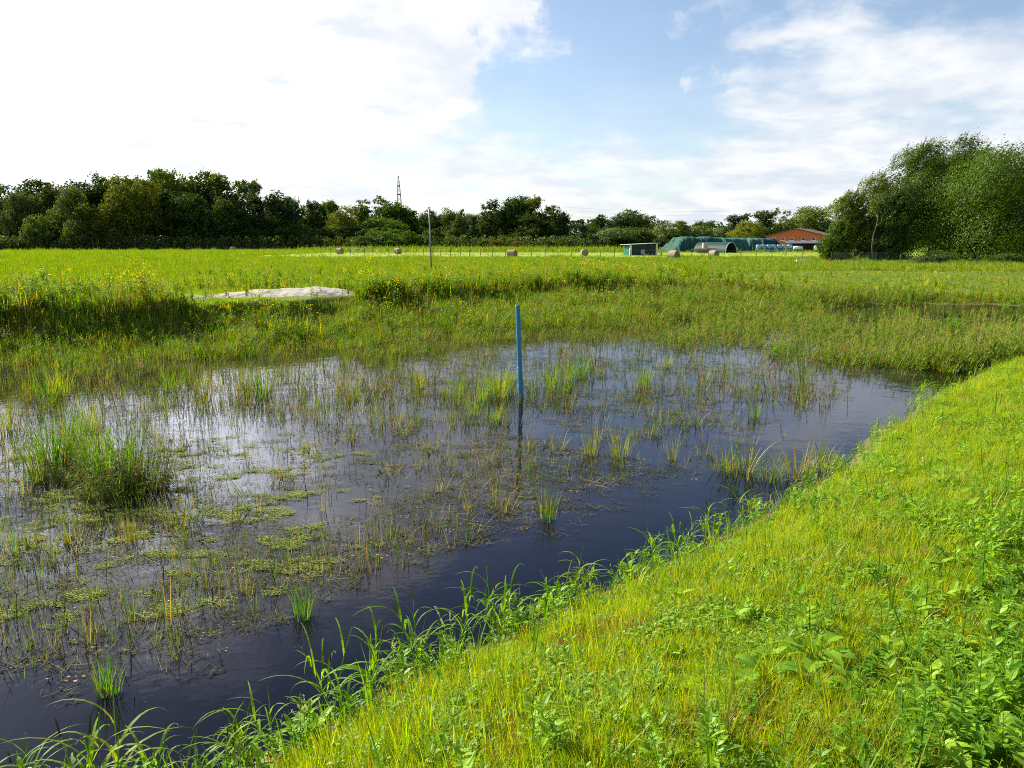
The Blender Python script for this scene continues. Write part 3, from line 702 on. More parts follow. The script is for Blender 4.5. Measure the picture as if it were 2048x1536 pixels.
# plank pile and crate on it
mp = simple('old_wood', (.36, .28, .20), (.22, .17, .12), 6, .9, .1, .5, stretch=(.2, 2, 2)); rr = random.Random(4)
D = 160; xk = (1408 - 1024) / FPX * D; g = G()
for k in range(26): g.box((rr.uniform(-1.6, 1.6), rr.uniform(-.8, .8), .12 + .035 * k + rr.uniform(-.02, .02)), (rr.uniform(2.2, 3.9), .22, .06), rr.uniform(-.35, .35))
o = tag(link('plank_pile', g.mesh('plank_pile', [mp])), 'untidy pile of grey brown planks in front of the tunnel shelter', 'wood pile'); o.location = (xk, D, 1.0)
g = G(); g.box((0, 0, .55), (1.0, .9, 1.06), .1, bev=.03)
for k in range(5): g.box((0, -.455, .15 + k * .21), (1.02, .03, .13), .1)
o = tag(link('wooden_crate', g.mesh('wooden_crate', [simple('crate_wood', (.50, .34, .26), (.40, .27, .2), 5)])), 'pinkish wooden crate on top of the plank pile', 'crate'); o.location = (xk - .4, D + .1, 2.03)
# blue wrapped bales
mb1 = simple('blue_wrap', (.20, .42, .52), (.14, .34, .46), 3, .3, .6, .2, .02); mb2 = simple('blue_wrap_dark', (.10, .20, .33), (.07, .14, .25), 3, .3, .6, .2, .02)
def wrapped(mt):
    g = G(); n = 20
    for (yy, f) in ((0, .0), (0.02, .7), (.08, .92), (.3, 1.0), (.65, .985), (1.0, 1.0), (1.2, .9), (1.26, .7), (1.27, 0)):
        for k in range(n):
            a = 2 * PI * k / n; g.v.append((.68 * f * math.cos(a), .68 * f * math.sin(a), yy))
    for i in range(8):
        for k in range(n): a, b = i * n + k, i * n + (k + 1) % n; g.f.append((a, b, b + n, a + n)); g.m.append(0)
    return g.mesh('wrapped_bale', [mt], True)
wm1, wm2 = wrapped(mb1), wrapped(mb2)
for row, (z_, m_, nnn, x0, x1) in enumerate(((.85, wm2, 8, 1509, 1574), (1.80, wm1, 7, 1510, 1571))):
    for k in range(nnn):
        D = 184; px_ = x0 + (x1 - x0) * k / (nnn - 1)
        o = link('wrapped_bale', m_); o.location = ((px_ - 1024) / FPX * D, D + (k % 2) * .3 + row * .2, z_ - .02 + (0.0 if row else 0)); o.rotation_euler = (0, 0, k); o.scale = (.95, .95, .75)
        tag(o, f"{'dark' if row == 0 else 'pale'} blue film-wrapped bale in the {'bottom' if row == 0 else 'top'} row, {nth(k, nnn)}", 'wrapped bale', 'blue wrapped silage bales before the house')
# brick house
D = 214; gx_, = ((1580 - 1024) / FPX * D,); t = empty('brick_house', (gx_, D, 1.0), R(-36)); tag(t, 'wide red brick house with low gable, dark tiled roof and five small windows', 'house')
m, nt, o = mat('red_brick'); tcn = nt.nodes.new('ShaderNodeTexCoord'); br = nt.nodes.new('ShaderNodeTexBrick'); br.inputs['Scale'].default_value = 3.0
mp_ = nt.nodes.new('ShaderNodeMapping'); mp_.inputs['Rotation'].default_value = (PI / 2, 0, 0); nt.links.new(tcn.outputs['Object'], mp_.inputs[0]); nt.links.new(mp_.outputs[0], br.inputs[0])
br.inputs['Color1'].default_value = (.70, .17, .07, 1); br.inputs['Color2'].default_value = (.50, .10, .04, 1); br.inputs['Mortar'].default_value = (.45, .2, .12, 1); br.inputs['Mortar Size'].default_value = .012
princ(nt, o, E(nt, br.outputs[0]), .85, .2); mbrick = m
hw, eh, rh, dl = 8.0, 4.05, 5.95, 13.0
g = G(); wins = [(-5.8, 2.75), (-3.4, 2.75), (-.9, 2.75), (2.2, 2.75), (5.0, 2.75)]; xs = [-hw] + sum([[a - .5, a + .5] for a, _ in wins], []) + [hw]
zw0, zw1 = 2.85, 3.75
def roofz(x): return eh + (rh - eh) * (1 - abs(x) / hw)
for i in range(len(xs) - 1):
    a, b = xs[i], xs[i + 1]
    segs = [(a, b)] if not (a < 0 < b) else [(a, 0), (0, b)]
    for (a_, b_) in segs:
        if i % 2 == 0: g.poly([(a_, 0, 0), (b_, 0, 0), (b_, 0, roofz(b_)), (a_, 0, roofz(a_))])
        else:
            g.poly([(a_, 0, 0), (b_, 0, 0), (b_, 0, zw0), (a_, 0, zw0)]); g.poly([(a_, 0, zw1), (b_, 0, zw1), (b_, 0, roofz(b_)), (a_, 0, roofz(a_))])
g.poly([(-hw, dl, 0), (-hw, 0, 0), (-hw, 0, eh), (-hw, dl, eh)]); g.poly([(hw, 0, 0), (hw, dl, 0), (hw, dl, eh), (hw, 0, eh)]); g.poly([(hw, dl, 0), (-hw, dl, 0), (-hw, dl, eh), (0, dl, rh), (hw, dl, eh)])
link('wall', g.mesh('wall', [mbrick]), t)
g = G()
for s in (-1, 1):
    e = (s * (hw + .5), roofz(hw + .5) + .03)
    q = [(0, -.5, rh + .03), (e[0], -.5, e[1]), (e[0], dl + .5, e[1]), (0, dl + .5, rh + .03)]; g.poly(q if s < 0 else q[::-1]); g.poly([(a, b, c + .2) for a, b, c in (q[::-1] if s < 0 else q)])
    for (i, j) in ((0, 1), (1, 2), (2, 3)): a, b = q[i], q[j]; g.poly([a, b, (b[0], b[1], b[2] + .2), (a[0], a[1], a[2] + .2)])
link('roof', g.mesh('roof', [simple('roof_tiles', (.16, .10, .09), (.10, .065, .06), 4, .7, .3, .5, stretch=(3, .6, 1))]), t)
mglass = simple('window_glass', (.03, .04, .05), (.05, .06, .07), 1, .1, .8, 0); 
for (a, b) in wins:
    g = G(); zc = (zw0 + zw1) / 2
    for dx, dz, sx_, sz_ in ((0, -.41, 1.0, .08), (0, .41, 1.0, .08), (-.46, 0, .08, .74), (.46, 0, .08, .74)): g.box((a + dx, .06, zc + dz), (sx_, .08, sz_))
    f = link('window', g.mesh('window', [mw]), t)
    g = G(); g.box((a, .09, zc), (.84, .02, .74)); link('pane', g.mesh('pane', [mglass]), f)
    g = G(); g.box((a, -.05, zw0 - .08), (1.3, .2, .16)); link('sill', g.mesh('sill', [mw]), f)
# lean-to with dark posts in front of the house
D = 190; t = empty('lean_to_roof', ((1612 - 1024) / FPX * D, D, 1.0), R(-6)); tag(t, 'low open shed with flat dark grey roof in front of the brick house', 'open shed')
g = G(); n0 = [(-5.8, -1.4, 2.0), (5.5, -1.4, 2.0), (5.5, 3.0, 2.6), (-5.8, 3.0, 2.6)]; g.poly(n0[::-1]); g.poly([(a, b, c + .08) for a, b, c in n0])
for i in range(4): a, b = n0[i], n0[(i + 1) % 4]; g.poly([a, b, (b[0], b[1], b[2] + .08), (a[0], a[1], a[2] + .08)])
link('roof', g.mesh('roof', [simple('slate_sheet', (.11, .12, .16), (.08, .09, .12), 3, .6)]), t)
for xx in (-5.6, -1.6, 1.6, 4.6):
    g = G(); g.box((xx, -1.2, 1.0), (.14, .14, 2.0)); link('post', g.mesh('post', [mdk]), t)
g = G(); g.box((.6, 2.9, 1.2), (9.6, .1, 2.4)); link('back_wall', g.mesh('back_wall', [simple('dark_boards', (.07, .06, .05), (.04, .035, .03), 5)]), t)
# things by the lean-to
D = 182; g = G(); g.tube([(-.95, 0, .75), (-.9, 0, .75), (.9, 0, .75), (.95, 0, .75)], .42, sides=16)
t = empty('tank_trailer', ((1587 - 1024) / FPX * D, D, 1.0)); tag(t, 'small white cylindrical tank on a trailer left of the open shed posts', 'tank trailer')
g2_ = G(); g2_.tube([(-1.0, 0, .98), (1.0, 0, .98)], .42, sides=18); link('tank', g2_.mesh('tank', [mw], True), t)
g2_ = G(); g2_.box((0, 0, .50), (2.3, .7, .08)); g2_.box((-1.5, 0, .46), (.9, .08, .06)); link('frame', g2_.mesh('frame', [mdk]), t)
for s in (-1, 1):
    g2_ = G(); g2_.tube([(.1, s * .45 - .08, .3), (.1, s * .45 + .08, .3)], .3, sides=16); link('wheel', g2_.mesh('wheel', [mdk]), t)
D = 180; t = empty('hay_cart', ((1632 - 1024) / FPX * D, D, 1.0)); tag(t, 'pale high-sided farm cart at the right end of the open shed', 'farm cart')
g = G(); n0 = [(-1.1, -.7, .6), (1.1, -.7, .6), (1.1, .7, .6), (-1.1, .7, .6)]; n1_ = [(-1.35, -.85, 1.5), (1.35, -.85, 1.5), (1.35, .85, 1.5), (-1.35, .85, 1.5)]
g.poly(n0[::-1])
for i in range(4): g.poly([n0[i], n0[(i + 1) % 4], n1_[(i + 1) % 4], n1_[i]])
g.poly([(a, b, c - .15) for a, b, c in n1_]); link('body', g.mesh('body', [simple('faded_tin', (.42, .44, .42), (.3, .32, .3), 4)]), t)
for sx_ in (-.7, .7):
    for s in (-1, 1): g = G(); g.tube([(sx_, s * .7 - .08, .32), (sx_, s * .7 + .08, .32)], .32, sides=16); link('wheel', g.mesh('wheel', [mdk]), t)
# flagpole, small post, blue pole
mgal = simple('galvanised_pole', (.22, .23, .25), (.16, .17, .19), 6, .45, .5)
p = at(863, 541, z=1.0); p.z = hz(p.x, p.y); tp = at(858, 416, depth=p.y)
t = empty('flagpole', p); tag(t, 'thin grey metal pole standing alone in the meadow, leaning slightly left', 'pole')
g = G(); q = tp - p; g.tube([(0, 0, -.2), q * .5, q], .06, .042, 10); link('pole', g.mesh('pole', [mgal], True), t)
g = G(); g.tube([q + Vector((0, 0, -.02)), q + Vector((0, 0, .06))], .10, .09, 10); link('cap', g.mesh('cap', [mgal], True), t)
p = at(543, 545, z=1.0); g = G(); g.tube([(0, 0, -.1), (0.01, 0, .5)], .05, .045, 7); o = tag(link('wooden_post', g.mesh('wooden_post', [mp])), 'short weathered post at the end of the dark grassy ditch', 'post'); o.location = p
def pole_mat():
    m, nt, o = mat('blue_plastic'); tcn = nt.nodes.new('ShaderNodeTexCoord'); sp = nt.nodes.new('ShaderNodeSeparateXYZ'); nt.links.new(tcn.outputs['Object'], sp.inputs[0])
    n = noise(nt, tcn.outputs['Object'], 6, 6, .6); n2 = noise(nt, tcn.outputs['Object'], 30, 4, .6)
    c = mixc(nt, n.smooth(.35, .65), (.012, .15, .29), (.02, .20, .34))
    st = (E(nt, sp.outputs[2]) + n2 * .12).smooth(.20, .07); c = mixc(nt, st * .85, c, (.05, .05, .025))
    c = mixc(nt, n2.smooth(.62, .7) * .35, c, (.18, .24, .26)); princ(nt, o, c, .4, .5, n2, .1, .01); return m
m_blue0 = simple('blue_plastic', (.020, .17, .36), (.015, .13, .29), 3, .35, .5, .15)
p = at(1042, 805, z=0.0); tp = at(1035.5, 611, depth=p.y + .02); q = tp - p
t = empty('blue_pole', (p.x, p.y, 0)); tag(t, 'blue plastic pole standing upright in the pond water, tilted slightly left', 'pole')
g = G(); r0 = .047; g.tube([-q * .22, q * .0, q * .3, q * .6, q], r0, r0 * .92, 20, cap=False)
link('pipe', g.mesh('pipe', [pole_mat()], True), t)
g = G(); j_ = q * .36; g.tube([j_ - q * .006, j_ + q * .006], r0 * 1.05, r0 * 1.05, 20); link('joint', g.mesh('joint', [simple('joint', (.08, .28, .42), (.05, .22, .36), 3, .4)], True), t)
g = G(); g.tube([q * .985, q * 1.0], r0 * .95, r0 * .95, 20); g.tube([q, q * 1.004], r0 * 1.03, r0 * 1.03, 20); link('rim', g.mesh('rim', [simple('blue_cap', (.05, .30, .45), (.04, .25, .4), 3, .35, .5)], True), t)
# pylon
D = 620; t = empty('lattice_pylon', ((806 - 1024) / FPX * D, D, 1.0)); tag(t, 'slender grey lattice mast rising behind the middle wood', 'pylon')
Hm = at(806, 352, depth=D).z - 1.0; mst = simple('pylon_steel', (.16, .17, .19), (.12, .13, .15), 4, .6)
def wdm(z): f = z / Hm; return 5.2 * (1 - f) ** .75 + .35
g = G(); zs = [Hm * (1 - (1 - i / 16) ** 1.05) for i in range(17)]
for sx_, sy_ in ((-1, -1), (1, -1), (1, 1), (-1, 1)): g.tube([(sx_ * wdm(z) / 2 - .9 * z / Hm, sy_ * wdm(z) / 2, z) for z in zs], .22, .14, 4)
link('legs', g.mesh('legs', [mst]), t); g = G()
for i in range(16):
    for k in range(4):
        cs = [(-1, -1), (1, -1), (1, 1), (-1, 1)]; a, b = cs[k], cs[(k + 1) % 4]; z0, z1 = zs[i], zs[i + 1]; o0, o1 = -.9 * z0 / Hm, -.9 * z1 / Hm
        P0 = (a[0] * wdm(z0) / 2 + o0, a[1] * wdm(z0) / 2, z0); P1 = (b[0] * wdm(z1) / 2 + o1, b[1] * wdm(z1) / 2, z1)
        P2 = (b[0] * wdm(z0) / 2 + o0, b[1] * wdm(z0) / 2, z0); P3 = (a[0] * wdm(z1) / 2 + o1, a[1] * wdm(z1) / 2, z1)
        g.tube([P0, P1], .07, sides=3); g.tube([P2, P3], .07, sides=3)
link('bracing', g.mesh('bracing', [mst]), t)
for py_ in (372, 389):
    z = at(806, py_, depth=D).z - 1; g = G(); wv = wdm(z) + .5; off = -.9 * z / Hm; g.box((off, 0, z), (wv, wv, .8)); link('platform', g.mesh('platform', [mst]), t)
# overhead wires
for k, (ya, yb) in enumerate(((414, 412), (420, 424), (432, 436))):
    a, b = at(1120, ya, depth=520), at(1720, yb, depth=430); g = G()
    g.tube([a.lerp(b, i / 12) - Vector((0, 0, 3 * math.sin(PI * i / 12))) for i in range(13)], .03, sides=4)
    tag(link('overhead_wire', g.mesh('overhead_wire', [mst])), f"{['highest', 'middle', 'lowest'][k]} thin power line crossing the sky above the farm trees", 'power line', 'overhead power lines')
# fences
mpost = simple('fence_post', (.13, .12, .10), (.08, .07, .06), 6, .9); mwire = simple('fence_wire', (.10, .10, .09), (.08, .08, .07), 6, .6)
def fence(pts, spacing, h, label, mt, pr=.045, mesh_=False, jit=.15):
    A = Vector(pts[0]); t = empty('wire_fence', (A.x, A.y, 0)); tag(t, label, 'fence'); rr = random.Random(len(pts) + int(spacing * 10))
    tops = []
    for s in range(len(pts) - 1):
        a, b = Vector(pts[s]), Vector(pts[s + 1]); n = max(1, round((b - a).length / spacing))
        for k in range(n + (s == len(pts) - 2)):
            q = a.lerp(b, k / n) + Vector((rr.uniform(-jit, jit), rr.uniform(-jit, jit), 0)); z = hz(q.x, q.y); hh = h * rr.uniform(.92, 1.08)
            g = G(); g.tube([(q.x - A.x, q.y - A.y, z - .2), (q.x - A.x + rr.uniform(-.04, .04), q.y - A.y, z + hh)], pr, pr * .9, 6)
            if len(tops) < 98: link('post', g.mesh('post', [mt]), t)
            tops.append(Vector((q.x - A.x, q.y - A.y, z)))
    g = G()
    for f in ((.35, .65, .93) if not mesh_ else [i / 12 for i in range(1, 13)]):
        g.tube([p_ + Vector((0, 0, h * f)) for p_ in tops], .008 if not mesh_ else .003, sides=3)
    if mesh_:
        for i in range(len(tops) - 1):
            for k in range(16): q = tops[i].lerp(tops[i + 1], k / 16); g.tube([q + Vector((0, 0, .05)), q + Vector((0, 0, h))], .003, sides=3)
    link('wire', g.mesh('wire', [mt if mesh_ else mwire]), t)
P2 = lambda px_, py_: (at(px_, py_, z=1.0).x, at(px_, py_, z=1.0).y)
V3 = lambda px_, py_: (*P2(px_, py_), 0)
fence([V3(700, 511), V3(960, 515), V3(1200, 517), V3(1480, 519), V3(1640, 521)], 1.95, 1.2, 'wire fence with thin dark posts crossing the meadow in front of the hay bales', mpost)
fence([V3(372, 503), V3(520, 503.5), V3(700, 504)], 1.7, 1.25, 'dark wire fence along the foot of the left wood', mpost)
mgf = simple('green_fence', (.008, .07, .045), (.006, .05, .03), 5, .5)
fence([V3(1662, 527), V3(1705, 528), V3(1800, 530), V3(1900, 532), V3(2060, 533)], 2.4, 1.15, 'green mesh fence in front of the wind-bent hedge trees', mgf, .05, True, .02)
# white tub and rusty hoop near the hedge
p = at(1603, 529, z=1.0); t = empty('white_tub', (p.x, p.y, hz(p.x, p.y)), .3); t.scale = (.6, .7, .9); tag(t, 'white plastic water tub lying in the grass left of the hedge', 'water tub')
g = G(); n = 20; prof = [(.9, 0), (1.0, .35), (1.06, .42), (1.06, .46), (.98, .46), (.9, .1), (0, .1)]
for (f, z) in prof:
    for k in range(n): a = 2 * PI * k / n; g.v.append((f * math.cos(a) * 1.0, f * math.sin(a) * .5, z))
for i in range(len(prof) - 1):
    for k in range(n): a, b = i * n + k, i * n + (k + 1) % n; g.f.append((a, b, b + n, a + n)); g.m.append(0)
link('basin', g.mesh('basin', [mw], True), t)
p = at(1640, 530, z=1.0); z0 = hz(p.x, p.y); t = empty('rusty_hoop', (p.x, p.y, z0)); tag(t, 'rust-red curved sheet standing in the grass beside the white tub', 'rusty sheet')
g = G(); 
for i in range(11):
    a = R(105 - 100 * i / 10); g.v += [(.95 * math.cos(a), -.25, .95 * math.sin(a) * .8 + .0), (.95 * math.cos(a), .25, .95 * math.sin(a) * .8 + .0)]
for i in range(10): g.f.append((2 * i, 2 * i + 1, 2 * i + 3, 2 * i + 2)); g.m.append(0)
link('sheet', g.mesh('sheet', [simple('rust', (.45, .12, .03), (.3, .08, .03), 6, .8)], True), t)
# sand heap on the far bank
def sand(px0, px1, depth, wid, H, seed, label):
    X0, X1 = (px0 - 1024) / FPX * depth, (px1 - 1024) / FPX * depth; L = X1 - X0; nu, nv = 120, 50
    u = np.linspace(0, 1, nu)[None].repeat(nv, 0); v = np.linspace(-1, 1, nv)[:, None].repeat(nu, 1)
    env = np.interp(u, [0, .05, .2, .42, .5, .62, .78, .9, 1], [0, .45, .60, .66, .72, .90, 1.0, .6, 0])
    xx = X0 + u * L; yy = depth + v * wid / 2 * (.55 + .45 * env) + u * 2.0
    z = H * env * np.clip(1 - np.abs(v) ** 2.0, 0, 1)
    z = z + (vnoise(xx, yy, .45, seed) - .5) * .05 * (env > 0) + (vnoise(xx, yy, .12, seed + 1) - .5) * .05
    base = zone(xx, yy)[0]; z = base + z - .03
    V = np.stack([xx, yy, z], -1).reshape(-1, 3); ii = (np.arange(nv - 1)[:, None] * nu + np.arange(nu - 1)[None]).ravel()
    me = np_mesh('sand_heap', V, np.stack([ii, ii + 1, ii + nu + 1, ii + nu], 1), [simple('pale_sand', (.46, .42, .36), (.33, .30, .25), 22, .95, .05, .5, .03)], True)
    tag(link('sand_heap', me), label, 'sand heap')
sand(235, 712, 27.4, 3.2, .30, 3, 'long pale grey heap of sand and gravel on the far pond bank')
# ------------------------------------------------------------------ plant prototypes
def rU(a, b): return random.uniform(a, b)
def lib(name, builders, mats):
    """list of prototype objects kept in an unlinked collection, used by one scatter"""
    c = bpy.data.collections.new(name)
    for i, b in enumerate(builders):
        g = G(); b(g); me = g.mesh(f'{name}_{i:02d}', mats); o = bpy.data.objects.new(f'{name}_{i:02d}', me); c.objects.link(o)
    return c
def t_short(g, n=16, h0=.04, h1=.10, wd=.0028, rad=.035, mi=0, dry=0):
    for k in range(n):
        a = rU(0, 6.28); q = rad * math.sqrt(random.random())
        g.blade((q * math.cos(a), q * math.sin(a), -.01), rU(h0, h1), wd * rU(.7, 1.5), rU(0, 6.28), rU(0, .5), rU(.1, 1.1), 2, 1 if random.random() < dry else mi)
def t_long(g, n=22, h0=.25, h1=.6, wd=.006, rad=.08, mi=0, mj=1, dry=.1, bend=1.2, seg=4):
    for k in range(n):
        a = rU(0, 6.28); q = rad * math.sqrt(random.random())
        g.blade((q * math.cos(a), q * math.sin(a), -.02), rU(h0, h1), wd * rU(.6, 1.3), a + rU(-.8, .8), rU(0, .35), rU(.1, bend), seg, mj if random.random() < dry else mi)
def t_herb(g, n=6, mi=0, s=1.0):
    for k in range(n):
        a = rU(0, 6.28); q = rU(0, .05) * s
        g.leaf((q * math.cos(a), q * math.sin(a), rU(.01, .06) * s), rU(.025, .05) * s, rU(.012, .022) * s, rU(0, 6.28), rU(0, .9), mi, .5, .2, 3)
def t_stemleaf(g, H=.3, n=10, L=.06, W=.018, mi=0, ms=0, mf=None, lean=.2, flower=0, r=.0025):
    a = rU(0, 6.28); pts = [Vector((0, 0, -.02))]; d = lean * rU(.3, 1.2)
    for i in range(1, 6): pts.append(Vector((math.cos(a) * d * H * (i / 5) ** 1.6, math.sin(a) * d * H * (i / 5) ** 1.6, H * i / 5)))
    g.tube(pts, r, r * .5, 4, ms, cap=False)
    for k in range(n):
        t = rU(.1, .97); i = min(4, int(t * 5)); p = pts[i].lerp(pts[i + 1], t * 5 - i); f = 1.1 - t * .6
        g.leaf(p, L * f * rU(.7, 1.2), W * f * rU(.8, 1.2), k * 2.4 + rU(-.4, .4), rU(.2, 1.0), mi, rU(.3, 1.0), .2, 3)
    if mf is not None:
        for k in range(flower):
            p = pts[-1] + Vector((rU(-.1, .1) * H, rU(-.1, .1) * H, rU(-.18, .06) * H)); s = rU(.6, 1.3)
            for j in range(3): g.leaf(p, .014 * s * (H / .4), .010 * s * (H / .4), j * 2.1 + k, .5, mf, .2, 0, 2)
def t_spike(g, H=.5, mi=0, mf=0, n=26):
    a = rU(0, 6.28); l = rU(0, .15); tip = Vector((math.cos(a) * l * H, math.sin(a) * l * H, H))
    g.tube([(0, 0, -.02), tip * .5, tip], .003, .0018, 3, mi, cap=False)
    for k in range(n): p = tip * rU(.45, 1.0); g.leaf(p, .018, .008, rU(0, 6.28), rU(.3, 1.3), mf, .2, 0, 2)
GN = {}
def scatter(name, coll, P, scale, rz, idx, label=None, tilt=None, flat=False):
    n = len(P); me = bpy.data.meshes.new(name); me.vertices.add(n); me.vertices.foreach_set('co', np.asarray(P, np.float32).ravel())
    rot = np.zeros((n, 3), np.float32); rot[:, 2] = rz
    if tilt is not None: rot[:, 0] = tilt[:, 0]; rot[:, 1] = tilt[:, 1]
    me.attributes.new('rot', 'FLOAT_VECTOR', 'POINT').data.foreach_set('vector', rot.ravel())
    me.attributes.new('scl', 'FLOAT', 'POINT').data.foreach_set('value', np.asarray(scale, np.float32))
    me.attributes.new('idx', 'INT', 'POINT').data.foreach_set('value', np.asarray(idx, np.int32))
    o = link(name, me); tag(o, kind='stuff')
    ng = bpy.data.node_groups.new(name, 'GeometryNodeTree')
    ng.interface.new_socket('Geometry', in_out='INPUT', socket_type='NodeSocketGeometry'); ng.interface.new_socket('Geometry', in_out='OUTPUT', socket_type='NodeSocketGeometry')
    N = ng.nodes.new; L = ng.links.new
    gi, go = N('NodeGroupInput'), N('NodeGroupOutput'); iop = N('GeometryNodeInstanceOnPoints'); ci = N('GeometryNodeCollectionInfo')
    ci.inputs['Collection'].default_value = coll; ci.inputs['Separate Children'].default_value = True; ci.inputs['Reset Children'].default_value = True
    def na(nm, dt):
        q = N('GeometryNodeInputNamedAttribute'); q.data_type = dt; q.inputs[0].default_value = nm; return q.outputs[0]
    er = N('FunctionNodeEulerToRotation'); L(na('rot', 'FLOAT_VECTOR'), er.inputs[0])
    L(gi.outputs[0], iop.inputs['Points']); L(ci.outputs[0], iop.inputs['Instance']); iop.inputs['Pick Instance'].default_value = True
    L(na('idx', 'INT'), iop.inputs['Instance Index']); L(er.outputs[0], iop.inputs['Rotation']); L(na('scl', 'FLOAT'), iop.inputs['Scale'])
    L(iop.outputs[0], go.inputs[0])
    md = o.modifiers.new('scatter', 'NODES'); md.node_group = ng; return o
def polar(n, r0, r1, amax=41, seed=0, power=2.0, amin=None):
    """points on the ground plane round the camera, thinning out with distance"""
    q = np.random.default_rng(seed); u = q.random(n)
    if power == 2.0: rr = r0 * (r1 / r0) ** u
    else: e = 2 - power; rr = (r0 ** e + u * (r1 ** e - r0 ** e)) ** (1 / e)
    a = R(amax) * (2 * q.random(n) - 1) if amin is None else R(amin) + R(amax - amin) * q.random(n)
    return rr * np.sin(a), rr * np.cos(a), rr, q
def pick(q, n, weights):
    w_ = np.array(weights, float); return q.choice(len(w_), n, p=w_ / w_.sum())

# --- near bank turf
L1 = lib('turf', [lambda g: t_short(g), lambda g: t_short(g, 20, .03, .07, .0025, .04), lambda g: t_short(g, 14, .07, .17, .003, .04, dry=.06), lambda g: t_short(g, 22, .02, .06, .003, .045),
                  lambda g: t_short(g, 12, .05, .11, .004, .03, dry=.15), lambda g: t_herb(g, 7, 2), lambda g: t_herb(g, 10, 2, .7), lambda g: (t_herb(g, 3, 3, .8), t_short(g, 6)), lambda g: t_long(g, 8, .12, .26, .005, .04, 0, 1, .1, 1.6, 4),
                  lambda g: (t_short(g, 14, .03, .08, .003, .05, 1), )], [M['turf'], M['turf_dry'], M['herb'], M['redleaf']])
x, y, rr, q = polar(165000, 1.6, 26, 44, 1, 1.55)
z, nd, fd = zone(x, y); k = (nd > -.02) & (x > -6) & ~((vnoise(x, y, .45, 26) * .7 + vnoise(x, y, .13, 27) * .3 > .78) & (q.random(len(x)) < .8)) & (q.random(len(x)) < ss((nd - .05 - .22 * vnoise(x, y, .3, 25)) / .30))
x, y, z, rr = x[k], y[k], z[k], rr[k]; n = len(x); wv = vnoise(x, y, .5, 21)
idx = pick(q, n, [24, 18, 9, 18, 4, 2.5, 3, .5, 1.6, 1.2])
dead = vnoise(x, y, .33, 24) > .80; idx[dead & (q.random(n) < .5)] = 9
herbz = (vnoise(x, y, .35, 22) > .72) & (q.random(n) < .5); idx[herbz] = q.choice([5, 6], herbz.sum())
scatter('bank_grass', L1, np.stack([x, y, z], 1), (.55 + .6 * wv + q.random(n) * .35) * (1 + rr * .035), q.random(n) * 6.28, idx)
# --- clumps of weeds on the near bank (many small leafy shoots)
L2 = lib('bank_weeds', [lambda g: t_stemleaf(g, .16, 12, .05, .015, 0, 0), lambda g: t_stemleaf(g, .24, 16, .06, .016, 0, 0), lambda g: t_stemleaf(g, .12, 9, .055, .022, 0, 0), lambda g: t_long(g, 7, .15, .34, .006, .02, 1, 2, .1, 1.7, 5), lambda g: t_spike(g, .25, 0, 3, 22), lambda g: t_long(g, 4, .2, .4, .010, .02, 1, 2, .2, 2.0, 5), lambda g: [t_stemleaf(g, rU(.14, .26), 9, .10, .034, 4, 0) for _ in range(2)], lambda g: [g.leaf((rU(-.02, .02), rU(-.02, .02), rU(.02, .08)), rU(.07, .13), rU(.03, .05), k * 1.3 + rU(-.4, .4), rU(.1, .9), 4, rU(.3, .9), .2, 4, .12) for k in range(6)], lambda g: [t_stemleaf(g, rU(.05, .14), 6, .03, .010, 5, 5) for _ in range(1)]],
          [M['weed'], M['long'], M['dry'], M['whitef'], M['lush'], M['redleaf']])
x, y, rr, q = polar(24000, 1.6, 26, 44, 2, 1.7)
z, nd, fd = zone(x, y)
pr = .24 + .72 * ss((x - .75 - (y - 2.2) * .62) / .8) * (y < 7) + .25 * (vnoise(x, y, .8, 5) > .62)
pr = pr * np.clip(.35 + .9 * ss((rr - 4) / 8), 0, 1) + .8 * ss((.35 - nd) / .3) * (nd > 0)
k = (nd > .02) & (q.random(len(x)) < pr) & (x > -6); x, y, z, rr = x[k], y[k], z[k], rr[k]; n = len(x)
scatter('bank_weeds', L2, np.stack([x, y, z], 1), .6 + q.random(n) * .8, q.random(n) * 6.28, np.where(ss((x - .75 - (y - 2.2) * .62) / .8) * (y < 6.5) > q.random(n), pick(q, n, [3, 3, 2, 1.5, .10, .8, 6, 6, .2]), pick(q, n, [3, 2.5, 3, 4.0, .15, 3.2, 1.8, 1.6, 4.0])))

# --- far meadow, far bank, reeds
L3 = lib('meadow_grass', [lambda g: t_long(g, 26, .08, .22, .012, .16, 0, 1, .04, 1.0, 2), lambda g: t_long(g, 20, .06, .16, .014, .18, 0, 1, .03, .8, 2), lambda g: t_long(g, 18, .12, .34, .012, .12, 0, 1, .10, .7, 2), lambda g: t_long(g, 22, .16, .38, .014, .14, 0, 1, .05, .8, 3)], [M['meadow'], M['dry']])
x, y, rr, q = polar(150000, 26, 215, 37, 3, 1.75)
z, nd, fd = zone(x, y); yf = np.interp(x, KX, YF)
k = (y > yf - 2) & (q.random(len(x)) < 1 - .93 * ss((y - 110) / 5) * (1 - ss((y - 170) / 6)) * ss((x + 48) / 10)); x, y, z, rr, yf = x[k], y[k], z[k], rr[k], yf[k]; n = len(x)
mw_ = ss((y - 100) / 8) * ss((x + 45) / 10); tallz = (vnoise(x, y * .3, 6, 33) > .70) | (vnoise(x, y, 2.0, 34) > .8)
idx = np.where(tallz & (q.random(n) < .5), q.choice([2, 3], n), q.choice([0, 1], n))
sc_ = (.45 + q.random(n) * .5 + .5 * vnoise(x, y * .6, 1.6, 35)) * (1 + rr * .012) * (1 - .5 * mw_)
scatter('meadow_grass', L3, np.stack([x, y, z], 1), sc_, q.random(n) * 6.28, idx)

